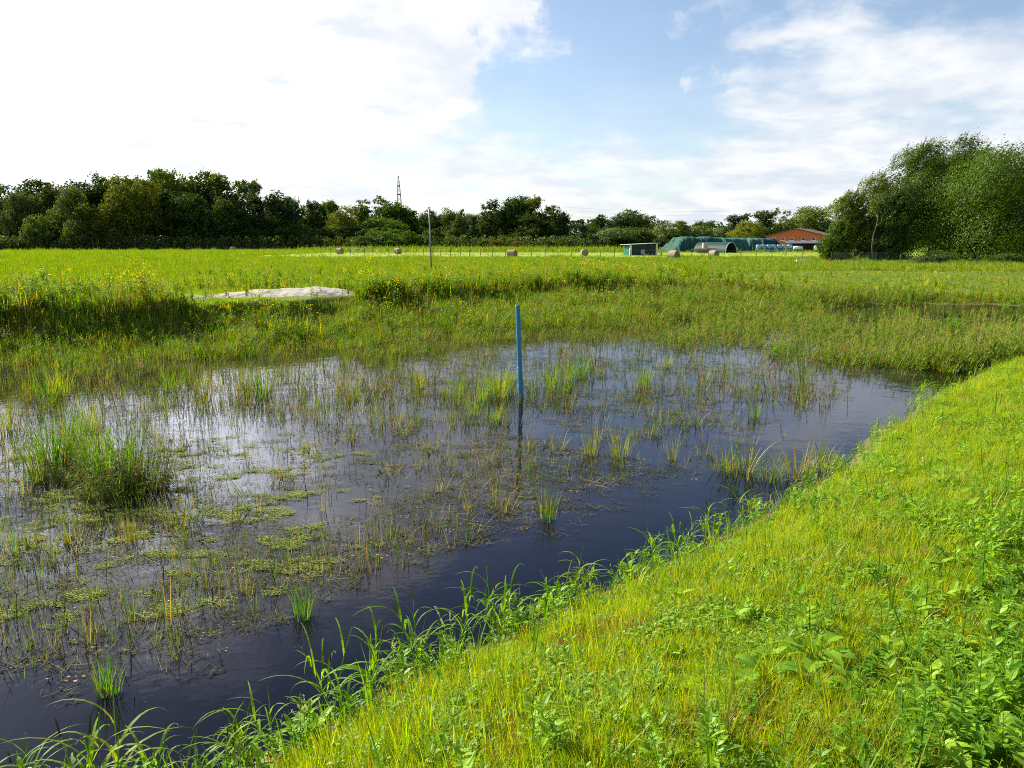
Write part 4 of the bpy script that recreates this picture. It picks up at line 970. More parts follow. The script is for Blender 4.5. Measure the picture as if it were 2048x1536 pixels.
L4 = lib('far_bank_plants', [lambda g: t_long(g, 22, .15, .36, .018, .16, 0, 1, .10, 1.2, 3), lambda g: t_long(g, 14, .25, .6, .018, .14, 0, 1, .2, .9, 3), lambda g: [t_stemleaf(g, .45, 20, .10, .045, 0, 0) for _ in range(3)], lambda g: [t_stemleaf(g, rU(.5, .8), 22, .09, .035, 0, 0, 2, .35, 4) for _ in range(2)],
                             lambda g: [t_stemleaf(g, rU(.6, .9), 18, .08, .026, 0, 0, 2, .35, 7) for _ in range(2)], lambda g: t_spike(g, .8, 1, 1, 40), lambda g: t_spike(g, .6, 1, 0, 40), lambda g: t_long(g, 24, .08, .22, .017, .18, 0, 1, .06, 1.2, 3), lambda g: (t_stemleaf(g, .35, 16, .05, .02, 3, 1)), lambda g: (t_stemleaf(g, .6, 30, .10, .045, 4, 4), t_stemleaf(g, .5, 20, .10, .045, 4, 4))],
          [M['bankweed'], M['dry'], M['yellow'], M['redleaf'], M['herb']])
x, y, rr, q = polar(110000, 16, 72, 37, 4, 1.9)
z, nd, fd = zone(x, y); yf = np.interp(x, KX, YF); yt = np.interp(x, KX, YT)
crest = np.exp(-((y - yt - .8) / 1.8) ** 2); px_ = 1024 + FPX * x / y
onbank = (fd > .2) & (y < yf + 9)
sand_ = (px_ > 325) & (px_ < 712) & (y > 24.7) & (y < 30.8)
dens = .55 + .45 * crest + .2 * (vnoise(x, y, 1.3, 12) - .5); dens = np.where(y > yf, dens * np.clip(1 - (y - yf) / 11, 0, 1), dens)
dens = np.where((px_ > 1500) & (y < 58), dens * .75, dens)
k = onbank & (q.random(len(x)) < dens) & (~sand_ | (q.random(len(x)) < np.where(y < 26.1, .85, .03))); x, y, z, rr, crest, yf, yt = [v[k] for v in (x, y, z, rr, crest, yf, yt)]; n = len(x)
W1 = [10, 5, 6, .35, .2, 2.4, 1.2, 20, 1.2, 2.5]; W2 = [7, 6, 11, 3.5, 2.6, 3, 2, 4, 1.0, 7]
patchy = vnoise(x, y, 2.5, 14)
ia, ib = pick(q, n, W1), pick(q, n, W2); yfl = vnoise(x, y, 1.8, 17) < .55; ib[yfl & ((ib == 3) | (ib == 4))] = 2; idx = np.where(q.random(n) < np.clip(crest * 1.0 * (patchy + .25) + .25 * (y > yt) , 0, 1), ib, ia)
rgt = (x > 13) & (q.random(n) < .9); idx[rgt] = pick(q, rgt.sum(), [8, 1, 1, .4, .2, .4, .4, 30, .7, .5])
hn = vnoise(x, y, 1.6, 15) * .6 + vnoise(x, y, .6, 16) * .4; sc_ = (.55 + q.random(n) * .6) * (.40 + 1.25 * hn) * (1 + .35 * np.exp(-((y - yt - .5) / 1.5) ** 2)); sc_[rgt] *= .72; px2 = 1024 + FPX * x / y; ft = (px2 > 325) & (px2 < 712) & (y > 24.2) & (y < 26.2); idx[ft] = 7; sc_[ft] *= .6
scatter('far_bank_plants', L4, np.stack([x, y, z], 1), sc_, q.random(n) * 6.28, idx)

L5 = lib('reeds', [lambda g: t_stemleaf(g, .75, 14, .26, .028, 0, 1, r=.005), lambda g: t_stemleaf(g, .6, 12, .24, .030, 0, 1, r=.005), lambda g: t_stemleaf(g, .9, 16, .28, .030, 0, 1, r=.005), lambda g: t_long(g, 24, .35, .8, .015, .14, 0, 1, .10, 1.0, 4), lambda g: t_long(g, 18, .3, .6, .015, .14, 0, 1, .15, 1.3, 4), lambda g: t_stemleaf(g, .5, 14, .09, .02, 2, 2),
                   lambda g: t_long(g, 12, .3, .55, .005, .08, 1, 1, .4, 1.6, 4)], [M['reed'], M['dry'], M['redleaf']])
x, y, rr, q = polar(95000, 12, 46, 37, 6, 1.6)
z, nd, fd = zone(x, y); ob = np.interp(x, [-20, -12, -8, -5, -2, 1, 4, 7, 9, 12, 16, 22, 30], [15.5, 17.3, 18.5, 20, 21.5, 22.6, 23.0, 20.0, 17.2, 14.6, 15.5, 20, 24])
edge = y - ob - (vnoise(x, y, 1.2, 41) - .5) * 3.5 - (vnoise(x, y, .4, 42) - .5) * 1.0
rp = 1024 + FPX * x / y; yb_ = np.interp(x, KX, YB)
openr = (q.random(len(x)) < .90) & (rp > 1640) & (y > np.interp(x, [14, 20, 30], [29.5, 30.5, 28]) + (vnoise(x, y, 2, 43) - .5) * 2) & (fd < .3)
k = (nd < np.where(x > 8.3, -.25, -.6)) & (y < yb_ + 1.0) & ~openr & (q.random(len(x)) < np.clip(ss(edge / 2.0) * .8 + .0, 0, 1) * (.55 + .6 * (vnoise(x, y, .9, 44) > .3)))
x, y, z, rr = x[k], y[k], z[k], rr[k]; n = len(x)
big = ss((x - 3) / 4)
idx = np.where(q.random(n) < .25 + .6 * big, pick(q, n, [5, 5, 3, 1.5, 1, .5, .5]), pick(q, n, [.6, .6, .3, 5, 5, .5, 3]))
hn = vnoise(x, y, 1.3, 47) * .6 + vnoise(x, y, .5, 48) * .4; scatter('reeds', L5, np.stack([x, y, z], 1), (.42 + q.random(n) * .4) * (1 + .25 * big) * (.40 + 1.25 * hn), q.random(n) * 6.28, idx)

# dock and rough weeds along the meadow fence
x = rng.uniform(-45, 48, 1500); y = np.interp(x, [-45, -20, 0, 20, 50], [112, 108, 102, 96, 93]) + rng.normal(size=1500) * 1.2; n = len(x)
kk = vnoise(x, y, 5, 77) > .42; x, y = x[kk], y[kk]; n = len(x)
scatter('fence_weeds', L4, np.stack([x, y, zone(x, y)[0]], 1), .5 + rng.random(n) * .9, rng.random(n) * 6.28, rng.choice([1, 2, 8, 9, 9, 5], n))
x = rng.uniform(-50, 80, 5200); y = rng.uniform(174, 232, 5200); kk = (x < 30) | (y < 177); x, y = x[kk], y[kk]; n = len(x)
scatter('rough_grass', L4, np.stack([x, y, zone(x, y)[0]], 1), 1.6 + rng.random(n) * 1.6, rng.random(n) * 6.28, rng.choice([0, 1, 2, 2, 9], n))
# --- thin plants and debris in the open water
L6 = lib('water_plants', [lambda g: t_long(g, 7, .14, .34, .004, .03, 0, 1, .2, .5, 3), lambda g: t_long(g, 5, .10, .28, .004, .05, 0, 1, .4, .9, 3), lambda g: t_long(g, 10, .08, .22, .004, .04, 0, 1, .2, 1.0, 3), lambda g: t_stemleaf(g, .22, 14, .03, .009, 0, 1), lambda g: t_stemleaf(g, .16, 10, .03, .009, 2, 1),
                          lambda g: t_long(g, 3, .2, .42, .003, .02, 0, 1, .6, .3, 3), lambda g: t_spike(g, .28, 1, 2, 16), lambda g: t_long(g, 14, .05, .14, .004, .05, 0, 1, .3, 1.6, 3), lambda g: [g.blade((rU(-.03, .03), rU(-.03, .03), -.03), rU(.15, .4), rU(.003, .006), rU(0, 6.28), rU(.7, 1.45), rU(0, .8), 4, random.choice([0, 2, 2]), 0) for _ in range(6)], lambda g: t_stemleaf(g, .3, 18, .025, .010, 2, 2)], [M['sedge'], M['dry'], M['brown'], ])
def in_pond(N, r0, r1, seed, power=1.6):
    x, y, rr, q = polar(N, r0, r1, 38, seed, power); z, nd, fd = zone(x, y); return x, y, z, rr, q, -nd, -fd
x, y, z, rr, q, wd_, wf_ = in_pond(42000, 3.5, 30, 8, 1.3)
clear = ss((wd_ - .55 - .8 * vnoise(x, y, 1.5, 51)) / 1.3)
px_ = 1024 + FPX * x / y
dn = (.25 + .9 * (vnoise(x, y, .9, 52) > .5)) * (.55 + .7 * ss((y - 8) / 7)) * clear * np.where(px_ < 1000, 1.25, .6)
k = (wd_ > .1) & (wf_ > -.2) & (q.random(len(x)) < dn * .95); x, y, rr = x[k], y[k], rr[k]; n = len(x)
scatter('water_plants', L6, np.stack([x, y, np.full(n, -.04)], 1), (.5 + q.random(n) * .8) * (1 + .5 * ss((y - 10) / 6)), q.random(n) * 6.28, pick(q, n, [3, 3, 2, 2.5, 2, 3, 1, 3, 6, 2.5]))
def flake(g, n, rad, s0, s1, mi, el=1.6):
    for k in range(n):
        a = rU(0, 6.28); q_ = rad * random.random() ** .8; c = Vector((q_ * math.cos(a) * 1.5, q_ * math.sin(a) * .9, rU(.002, .012))); s = rU(s0, s1); t0 = rU(0, 6.28); m_ = random.choice([4, 5, 6])
        g.poly([c + Vector((math.cos(t0 + j * 6.28 / m_) * s * rU(.5, 1) * el, math.sin(t0 + j * 6.28 / m_) * s * rU(.5, 1), rU(-.003, .004))) for j in range(m_)], mi)
def twigs(g, n, L, mi):
    for k in range(n):
        a = rU(0, 3.14); c = Vector((rU(-.12, .12), rU(-.1, .1), rU(.0, .012))); l = rU(.3, 1) * L
        g.blade(c, l, rU(.003, .006), a, 1.52, rU(-.06, .1), 3, mi, rU(0, 1))
L7 = lib('floating_debris', [lambda g: (twigs(g, 12, .12, 0), flake(g, 12, .10, .002, .007, 0, 2.5)), lambda g: (twigs(g, 9, .16, 0), flake(g, 22, .15, .002, .006, 0, 2.5)), lambda g: (twigs(g, 7, .26, 0), flake(g, 8, .10, .002, .006, 0, 2.5)), lambda g: twigs(g, 4, .3, 1), lambda g: (flake(g, 8, .08, .004, .010, 1, 2), twigs(g, 2, .15, 0))], [M['brown'], M['dry']])
x, y, z, rr, q, wd_, wf_ = in_pond(60000, 3.5, 27, 9, 1.25)
clear = ss((wd_ - .5 - .8 * vnoise(x, y, 1.5, 51)) / 1.1); px_ = 1024 + FPX * x / y
dn = ss((vnoise(x, y, .55, 61) * .6 + vnoise(x, y, 2.1, 62) * .55 - .36) / .3) * clear * (.55 + .45 * ss((y - 7) / 7)) * (1 - .75 * ss((900 - px_) / 300) * ss((y - 8.5) / 2.5))
k = (wd_ > .1) & (wf_ > 0) & (q.random(len(x)) < dn * .45); x, y, rr = x[k], y[k], rr[k]; n = len(x)
scatter('floating_debris', L7, np.stack([x, y, np.full(n, .004)], 1), .5 + q.random(n) * .8, (q.random(n) - .5) * 1.2, pick(q, n, [5, 5, 3, .8, 1.5]))
L8 = lib('algae_mats', [lambda g: flake(g, 40, .06, .003, .009, 0, 2.2), lambda g: flake(g, 55, .085, .003, .009, 0, 2.2), lambda g: flake(g, 24, .04, .003, .008, 0, 2.2)], [M['algae']])
x, y, z, rr, q, wd_, wf_ = in_pond(60000, 3.2, 16, 10, 1.1)
px_ = 1024 + FPX * x / y; clear = ss((wd_ - 1.15 - .8 * vnoise(x, y, 1.5, 51)) / .6)
dn = ss((vnoise(x, y * 1.3, .26, 72) * .6 + vnoise(x, y, .11, 73) * .4 - .57) / .12) * ss((vnoise(x, y, 1.1, 71) - .25) / .3) * clear * ss((830 - px_) / 350) * ss((12.5 - y) / 2.5)
k = (wd_ > .2) & (q.random(len(x)) < dn * .75); x, y, rr = x[k], y[k], rr[k]; n = len(x)
scatter('algae_mats', L8, np.stack([x, y, np.full(n, .006)], 1), .5 + q.random(n) * .7, (q.random(n) - .5) * 1.0, pick(q, n, [5, 3, 5]))

# ------------------------------------------------------------------ individual plants
def plant_kind(name, parts):
    """parts: list of (part name, builder, materials); returns list of (name, mesh)"""
    out = []
    for pn, b, mats in parts:
        g = G(); b(g); out.append((pn, g.mesh(pn, mats)))
    return out
def place(nm, kind, loc, rz, s, label, cat, group):
    e = empty(nm, loc, rz, (s, s, s)); tag(e, label, cat, group, 'thing')
    for pn, me in kind: link(pn, me, e)
    return e
# arching shore grass: stems carrying long ribbon leaves that bow over
def arch_parts(seed, H, ns, dark_head):
    random.seed(seed); g1, g2, g3 = G(), G(), G()
    for s in range(ns):
        a = rU(0, 6.28); l = rU(.05, .35); hh = H * rU(.6, 1.0); b = Vector((rU(-.04, .04), rU(-.04, .04), -.05))
        pts = [b + Vector((math.cos(a) * l * hh * (i / 5) ** 1.5, math.sin(a) * l * hh * (i / 5) ** 1.5, hh * i / 5 + .05)) for i in range(6)]
        g1.tube([b] + pts, .0035, .002, 5, 0, cap=False)
        for k in range(random.choice([4, 5, 6])):
            t = .15 + .85 * (k + rU(0, .8)) / 6; i = min(4, int(t * 5)); p = pts[i].lerp(pts[min(5, i + 1)], t * 5 - i)
            g2.blade(p, rU(.20, .40) * (H / .45), rU(.010, .019), a + k * 2.6 + rU(-.5, .5), rU(.15, .7), rU(1.4, 2.7), 8, 0, rU(-.6, .6))
        if random.random() < dark_head:
            q = pts[-1]; d = (pts[-1] - pts[-2]).normalized()
            g3.tube([q, q + d * .03, q + d * .07, q + d * .09], .006, .002, 5, 0)
    out = [('stem', g1.mesh('stem', [M['arch']])), ('leaves', g2.mesh('leaves', [M['arch']]))]
    if g3.v: out.append(('seed_head', g3.mesh('seed_head', [M['brown']])))
    return out
ARCH = [arch_parts(200 + i, H, ns, dh) for i, (H, ns, dh) in enumerate(((.42, 3, .3), (.5, 3, .5), (.36, 4, 0), (.46, 2, .6), (.32, 3, .2), (.52, 4, .3)))]
def persic(seed, H):
    random.seed(seed); g1, g2, g3 = G(), G(), G()
    for s in range(3):
        a = rU(0, 6.28); l = rU(.05, .5); hh = H * rU(.6, 1)
        pts = [Vector((math.cos(a) * l * hh * (i / 5) ** 1.4, math.sin(a) * l * hh * (i / 5) ** 1.4, hh * i / 5 - .02)) for i in range(6)]
        g1.tube(pts, .003, .0015, 5, 0, cap=False)
        for k in range(8):
            t = rU(.1, .8); i = min(4, int(t * 5)); p = pts[i].lerp(pts[i + 1], t * 5 - i)
            g2.leaf(p, rU(.05, .10), rU(.012, .020), k * 2.4, rU(.1, .9), 0, rU(.3, 1.2), .2, 4)
        for k in range(26):
            t = rU(.72, 1.0); p = pts[4].lerp(pts[5], (t - .72) / .28) if t > .72 else pts[4]; p = p + Vector((rU(-.006, .006), rU(-.006, .006), 0))
            g3.leaf(p, .010, .007, rU(0, 6.28), rU(.5, 1.3), 0, .1, .5, 2)
    return [('stem', g1.mesh('stem', [M['weed']])), ('leaves', g2.mesh('leaves', [M['arch']])), ('flower_spike', g3.mesh('flower_spike', [M['whitef']]))]
PERS = [persic(300 + i, h) for i, h in enumerate((.42, .5, .36, .46))]
def broad(seed, H, n, L, W, rosette=False, flower=None, tooth=0.0):
    random.seed(seed); g1, g2, g3 = G(), G(), G()
    if rosette:
        for k in range(n):
            a = k * 2.4 + rU(-.3, .3); l = rU(.02, .10); z = rU(.05, .16); b = Vector((math.cos(a) * l, math.sin(a) * l, z))
            g1.tube([(0, 0, -.02), b * .6 + Vector((0, 0, .03)), b], .003, .002, 5, 0, cap=False)
            g2.leaf(b, L * rU(.7, 1.2), W * rU(.8, 1.2), a, rU(.0, .5), 0, rU(.3, .9), .22, 6, tooth)
    else:
        for s in range(random.choice([1, 2, 2, 3])):
            a0 = rU(0, 6.28); hh = H * rU(.7, 1); l = rU(.0, .3)
            pts = [Vector((math.cos(a0) * l * hh * (i / 5) ** 1.5, math.sin(a0) * l * hh * (i / 5) ** 1.5, hh * i / 5 - .02)) for i in range(6)]
            g1.tube(pts, .004, .002, 5, 0, cap=False)
            for k in range(n):
                t = .12 + .86 * k / n; i = min(4, int(t * 5)); p = pts[i].lerp(pts[i + 1], t * 5 - i); f = 1.15 - .7 * t
                g2.leaf(p, L * f * rU(.8, 1.2), W * f * rU(.8, 1.1), k * 1.57 + (k % 2) * 1.57 + rU(-.3, .3), rU(.1, .7), 0, rU(.3, 1.0), .2, 5, tooth)
            if flower:
                for k in range(16): g3.leaf(pts[-1] + Vector((rU(-.02, .02), rU(-.02, .02), rU(-.03, .03))), .012, .008, rU(0, 6.28), rU(.2, 1.3), 0, .2, 0, 2)
    out = [('stem', g1.mesh('stem', [M['weed']])), ('leaves', g2.mesh('leaves', [M['lush' if rosette else 'weed']]))]
    if g3.v: out.append(('flower_head', g3.mesh('flower_head', [M[flower]])))
    return out
ROS = [broad(400 + i, 0, 7 + i, .15 - .01 * i, .095 - .008 * i, True, tooth=.16) for i in range(3)]
STM = [broad(420 + i, H, n, L, W * 1.15, tooth=t, flower=f) for i, (H, n, L, W, t, f) in enumerate(((.42, 12, .11, .032, .06, None), (.5, 14, .10, .026, .05, None), (.34, 10, .12, .04, .08, None), (.46, 16, .075, .03, .0, None), (.56, 16, .09, .035, .08, None)))]
# shore plants: positions read from the photograph's shoreline, rooted on the real ground
random.seed(12)
shore = []
S = list(zip(NX, NY))
pts_s = []
for k in range(len(S) - 1):
    a, b = Vector(S[k]), Vector(S[k + 1]); L_ = (b - a).length
    if b.x < -3.6 or a.x > 8: continue
    m_ = max(1, int(L_ / (.17 if a.x > -.5 else .11)))
    for j in range(m_): pts_s.append(a.lerp(b, (j + rU(0, 1)) / m_))
arch_list, pers_list = [], []
for i, p in enumerate(pts_s):
    nrm = rU(-.22, .22); x_, y_ = p.x + nrm * .7 + .05, p.y - nrm * .7 - .05
    if math.hypot(x_, y_) > 11 and random.random() < .4: continue
    if x_ > 0 and vnoise(x_, y_, .7, 91) < .48 and random.random() < .8: continue
    (pers_list if random.random() < .25 else arch_list).append((x_, y_))
def where_shore(p):
    a = 1024 + FPX * p[0] / p[1]
    return a
for nm, lst, kinds, grp, cat, desc in (('shore_grass', arch_list, ARCH, 'arching grasses along the near waterline', 'grass clump', 'arching ribbon-leaved grass clump rooted at the near waterline'),
                                        ('flowering_knotweed', pers_list, PERS, 'flowering knotweed along the near waterline', 'wild flower', 'thin weed with pale bud spikes at the near waterline')):
    lst.sort(key=lambda p: p[0]); n = len(lst)
    for i, (x_, y_) in enumerate(lst):
        zz = max(hz(x_, y_), -.06); s = rU(.45, 1.2) * (1.05 if nm == 'shore_grass' else .9)
        place(nm, kinds[random.randrange(len(kinds))], (x_, y_, zz), rU(0, 6.28), s, f"{desc}, {nth(i, n)}", cat, grp)
# broad-leaved weeds in the lower right
spots = [(1535, 1385, 'r', 1.15), (1640, 1340, 'r', 1.25), (1570, 1300, 's', .8), (1700, 1400, 'r', .9), (1760, 1280, 's', 1), (1850, 1240, 's', 1.2), (1830, 1330, 's', 1.0), (1925, 1280, 's', 1.2), (1960, 1190, 's', 1.2),
         (1985, 1100, 's', 1.2), (1880, 1130, 's', .9), (1745, 1180, 's', .8), (1900, 1400, 's', 1.1), (2000, 1350, 's', 1.3), (1800, 1450, 's', 1.0), (1700, 1500, 's', .9), (1600, 1480, 's', .8), (1950, 1480, 's', 1.2), (2030, 1440, 's', 1.4),
         (2020, 1230, 's', 1.3), (1500, 1450, 's', .7), (1660, 1250, 's', .7), (1850, 1510, 's', 1.1), (1750, 1380, 's', 1.0), (2040, 1010, 's', 1.1), (1960, 1000, 's', .9), (2040, 1530, 's', 1.3), (1560, 1530, 's', .8), (1400, 1500, 's', .6), (1440, 1230, 's', .5),
         (1800, 1060, 's', .8), (1640, 1420, 's', .8), (1910, 1530, 's', 1.2), (1300, 1400, 's', .5), (1980, 1430, 'r', 1.1), (1870, 1440, 'r', 1.0), (1930, 1350, 'r', .9), (2035, 1330, 's', 1.3), (1990, 1290, 's', 1.1), (1720, 1440, 's', .9), (1780, 1330, 'r', .8), (1120, 1480, 's', .5), (2100, 1420, 's', 1.5), (2110, 1300, 's', 1.4), (2120, 1180, 's', 1.3), (2000, 1540, 'r', 1.2), (1950, 1560, 's', 1.2), (1835, 1560, 's', 1.2), (1730, 1560, 's', 1.0)]
def near_hit(px_, py_):
    z_ = .8
    for _ in range(12): p_ = at(px_, py_, z=z_); z_ = hz(p_.x, p_.y)
    return p_.x, p_.y, z_
random.seed(31)
wl = {'r': [], 's': []}
for a in spots: wl[a[2]].append(a)
for kd, lst in wl.items():
    lst.sort(); n = len(lst)
    for i, (px_, py_, _, s) in enumerate(lst):
        x_, y_, z_ = near_hit(px_, py_)
        if kd == 'r': place('broadleaf_weed', ROS[i % 3], (x_, y_, z_), rU(0, 6.28), s * .85, f"broad-leaved rosette weed low in the bank grass, {nth(i, n)}", 'weed', 'broad-leaved weeds in the lower right')
        else: place('leafy_weed', STM[i % 5], (x_, y_, z_), rU(0, 6.28), s * .80, f"upright leafy weed with toothed leaves on the near bank, {nth(i, n)}", 'weed', 'leafy weeds on the near bank')
# tufts standing in the pond
def tuft(seed, n, h0, h1, wd, rad, bend, m1, dry, leafy=0, lean=0.0):
    random.seed(seed); g1, g2, g3 = G(), G(), G()
    for k in range(n):
        a = rU(0, 6.28); q_ = rad * math.sqrt(random.random()); b = (q_ * math.cos(a), q_ * math.sin(a), -.06)
        tg = g3 if random.random() < dry else g1
        tg.blade(b, rU(h0, h1) + .06, wd * rU(.6, 1.3), a + rU(-.7, .7) if lean == 0 else PI + rU(-.4, .4), lean + rU(0, .25), rU(.05, bend), 5, 0, rU(-.5, .5))
    for k in range(leafy):
        a = rU(0, 6.28); q_ = rad * 1.1 * math.sqrt(random.random()); gg = G(); hh = rU(h0, h1)
        b = Vector((q_ * math.cos(a), q_ * math.sin(a), -.05)); tip = b + Vector((math.cos(a) * .12, math.sin(a) * .12, hh)); g3.tube([b, tip], .003, .0015, 4, 0, cap=False)
        for j in range(16): g2.leaf(b.lerp(tip, rU(.1, 1)), rU(.03, .07), rU(.008, .014), rU(0, 6.28), rU(0, 1), 0, .6, .2, 3)
    out = [('blades', g1.mesh('blades', [M[m1]]))]
    if g2.v: out.append(('leaves', g2.mesh('leaves', [M['sedge']])))
    if g3.v: out.append(('dry_stalks', g3.mesh('dry_stalks', [M['dry']])))
    return out
TK = {'big': (tuft(500, 160, .30, .75, .008, .22, 1.3, 'long', .06, 26), 'large bright leafy grass clump'), 'green': (tuft(501, 70, .2, .5, .007, .12, .9, 'long', .08, 0), 'bright green grass tuft'),
      'sedge': (tuft(502, 60, .25, .55, .006, .10, .5, 'sedge', .1, 0), 'dark upright sedge tuft'), 'thin': (tuft(503, 9, .25, .6, .005, .04, .4, 'sedge', .2, 0), 'sparse thin-bladed sedge'),
      'sprawl': (tuft(504, 70, .2, .5, .007, .2, 2.0, 'reed', .25, 4), 'sprawling half-fallen grass tuft'), 'lean': (tuft(505, 9, .3, .6, .013, .03, .5, 'long', 0, 0, .35), 'broad-bladed grass leaning left'),
      'small': (tuft(506, 24, .08, .22, .005, .07, 1.2, 'sedge', .25, 3), 'small low brownish tuft'), 'leafy': (tuft(508, 60, .15, .5, .006, .26, 1.2, 'sedge', .1, 70), 'dark bushy clump with many small leaves'), 'red': (tuft(507, 14, .2, .45, .005, .06, .4, 'sedge', .8, 8), 'reddish dried stalks')}
pond = [(262, 985, 'leafy', 1.2), (215, 990, 'leafy', .9), (140, 960, 'leafy', .7), (300, 975, 'leafy', .7), (200, 945, 'green', 1.3), (135, 925, 'sedge', 1.2), (15, 860, 'sedge', 1.0), (40, 990, 'small', 1.4), (105, 935, 'big', 1.0), (170, 925, 'green', 1.3), (235, 965, 'big', 1.15), (270, 975, 'sedge', .9), (75, 960, 'sedge', 1.1), (20, 920, 'thin', 1.2), (60, 870, 'thin', 1.1), (95, 805, 'green', 1.3), (120, 790, 'green', 1.2), (60, 800, 'sedge', 1.0),
        (408, 800, 'sedge', 1.2), (440, 800, 'thin', 1.2), (490, 790, 'sedge', 1.3), (528, 795, 'green', 1.4), (548, 840, 'small', 1.2), (465, 850, 'thin', .9), (385, 765, 'sedge', 1.0), (340, 780, 'green', 1.0), (600, 800, 'thin', 1.2), (632, 840, 'thin', .8),
        (685, 780, 'sedge', 1.0), (720, 770, 'red', 1.1), (745, 790, 'red', 1.0), (778, 780, 'red', 1.0), (705, 800, 'sedge', .9), (840, 775, 'green', .9), (790, 740, 'green', .9), (945, 830, 'sedge', 1.0), (962, 800, 'green', .9), (915, 795, 'green', .8),
        (1000, 795, 'green', 1.3), (1025, 785, 'sedge', 1.0), (985, 790, 'green', 1.0), (1000, 850, 'small', 1.3), (990, 845, 'green', .6), (1062, 785, 'thin', 1.1), (1100, 775, 'green', 1.1), (1125, 785, 'sedge', 1.2), (1165, 750, 'green', 1.0), (1205, 830, 'thin', .8), (1140, 760, 'green', 1.0),
        (1283, 775, 'green', 1.0), (1292, 770, 'sedge', .8), (1250, 770, 'thin', .8), (1335, 735, 'green', .7), (1605, 775, 'sedge', 1.1), (1510, 835, 'green', .6), (1650, 810, 'thin', .9), (1430, 800, 'small', 1.0), (1480, 780, 'small', 1.0),
        (1180, 910, 'sedge', .8), (1240, 915, 'green', .8), (1350, 905, 'thin', .8), (1110, 900, 'small', 1.3), (1060, 900, 'small', 1.2), (1200, 880, 'thin', 1.0), (1300, 870, 'small', 1.2), (1345, 920, 'sedge', .5), (1410, 910, 'small', 1.1),
        (503, 1020, 'lean', 1.15), (648, 1025, 'thin', .9), (520, 1025, 'thin', .7), (265, 1085, 'sedge', .55), (355, 1055, 'small', 1.5), (385, 1045, 'small', 1.3), (150, 1080, 'small', 1.2), (30, 1110, 'sedge', .6), (80, 1100, 'small', 1.0), (395, 1150, 'small', 1.1),
        (350, 1130, 'thin', .5), (340, 1245, 'thin', .9), (608, 1235, 'green', .55), (585, 1150, 'thin', .5), (215, 1385, 'green', .55), (205, 1380, 'thin', .5), (180, 1290, 'thin', .6), (560, 960, 'small', 1.0), (500, 920, 'thin', .7),
        (1095, 1040, 'sedge', .7), (1010, 1020, 'small', 1.1), (990, 1010, 'small', .9), (940, 1030, 'thin', .8), (880, 980, 'small', 1.0), (1490, 950, 'sprawl', 1.1), (1450, 940, 'sprawl', .7), (1590, 950, 'sprawl', .9), (1640, 940, 'sprawl', .9), (1540, 960, 'sprawl', .7), (1480, 990, 'lean', .5),
        (800, 870, 'small', 1.2), (700, 880, 'small', 1.2), (860, 900, 'small', 1.3), (620, 900, 'small', 1.2), (900, 860, 'thin', .9), (780, 950, 'small', 1.1), (1390, 850, 'small', 1.2), (290, 830, 'thin', 1.0), (320, 900, 'thin', 1.1), (370, 890, 'thin', 1.0), (180, 860, 'green', 1.0), (140, 890, 'green', 1.1)]
random.seed(44); byk = {}
for a in pond: byk.setdefault(a[2], []).append(a)
for kd, lst in byk.items():
    lst.sort(); n = len(lst)
    for i, (px_, py_, _, s) in enumerate(lst):
        p = at(px_, py_, z=0.0); side = 'left' if px_ < 700 else ('middle' if px_ < 1200 else 'right')
        place('water_grass', TK[kd][0], (p.x, p.y, 0), rU(-.5, .5) if kd == 'lean' else rU(0, 6.28), s * 1.25, f"{TK[kd][1].replace(' with many small leaves', '')} in the pond, {nth(i, n)} of its look", 'grass tuft', 'grass tufts standing in the pond')
# one purple flower spike
p = at(286, 775, z=0); p2 = at(286, 726, depth=p.y); g = G(); g.tube([(0, 0, -.05), (0, 0, p2.z)], .004, .003, 5); g2_ = G()
for k in range(60): g2_.leaf(Vector((rU(-.015, .015), rU(-.015, .015), p2.z * rU(.82, 1.02))), .03, .018, rU(0, 6.28), rU(0, 1), 0, .2, 0, 2)
e = empty('purple_flower', (p.x, p.y, 0)); tag(e, 'single purple flower spike among the sedges at the left of the pond', 'flower'); link('stem', g.mesh('stem', [M['long']]), e); link('flower_spike', g2_.mesh('flower_spike', [M['purple']]), e)
# tall weeds on the far bank
def tallweed(seed, H, fl, leafm, n=3):
    random.seed(seed); g1, g2, g3 = G(), G(), G()
    for s in range(n * 3):
        a0 = rU(0, 6.28); hh = H * rU(.55, 1); l = rU(.05, .45)
        pts = [Vector((math.cos(a0) * l * hh * (i / 5) ** 1.5, math.sin(a0) * l * hh * (i / 5) ** 1.5, hh * i / 5 - .03)) for i in range(6)]
        g1.tube(pts, .006, .002, 4, 0, cap=False)
        for k in range(38):
            t = rU(.05, 1) ** .8; i = min(4, int(t * 5)); p = pts[i].lerp(pts[i + 1], t * 5 - i)
            g2.leaf(p + Vector((rU(-.09, .09), rU(-.09, .09), 0)), rU(.07, .17) * (1.2 - t * .6), rU(.02, .05), rU(0, 6.28), rU(-.1, .9), 0, .6, .2, 3)
        if fl:
            for k in range(16):
                p = pts[5] + Vector((rU(-.16, .16), rU(-.16, .16), rU(-.3, .05)))
                for j in range(3): g3.leaf(p, .022, .018, j * 2.1 + k, .4, 0, .2, 0, 2)
    out = [('stem', g1.mesh('stem', [M['bankweed']])), ('leaves', g2.mesh('leaves', [M[leafm]]))]
    if g3.v: out.append(('flowers', g3.mesh('flowers', [M['yellow']])))
    return out
TW = {'yellow': [tallweed(600 + i, h, True, 'bankweed') for i, h in enumerate((1.2, 1.0, 1.35))], 'dark': [tallweed(610 + i, h, False, 'weed', 4) for i, h in enumerate((1.0, .85))], 'leafy': [tallweed(620 + i, h, False, 'bankweed', 3) for i, h in enumerate((.8, 1.0))]}
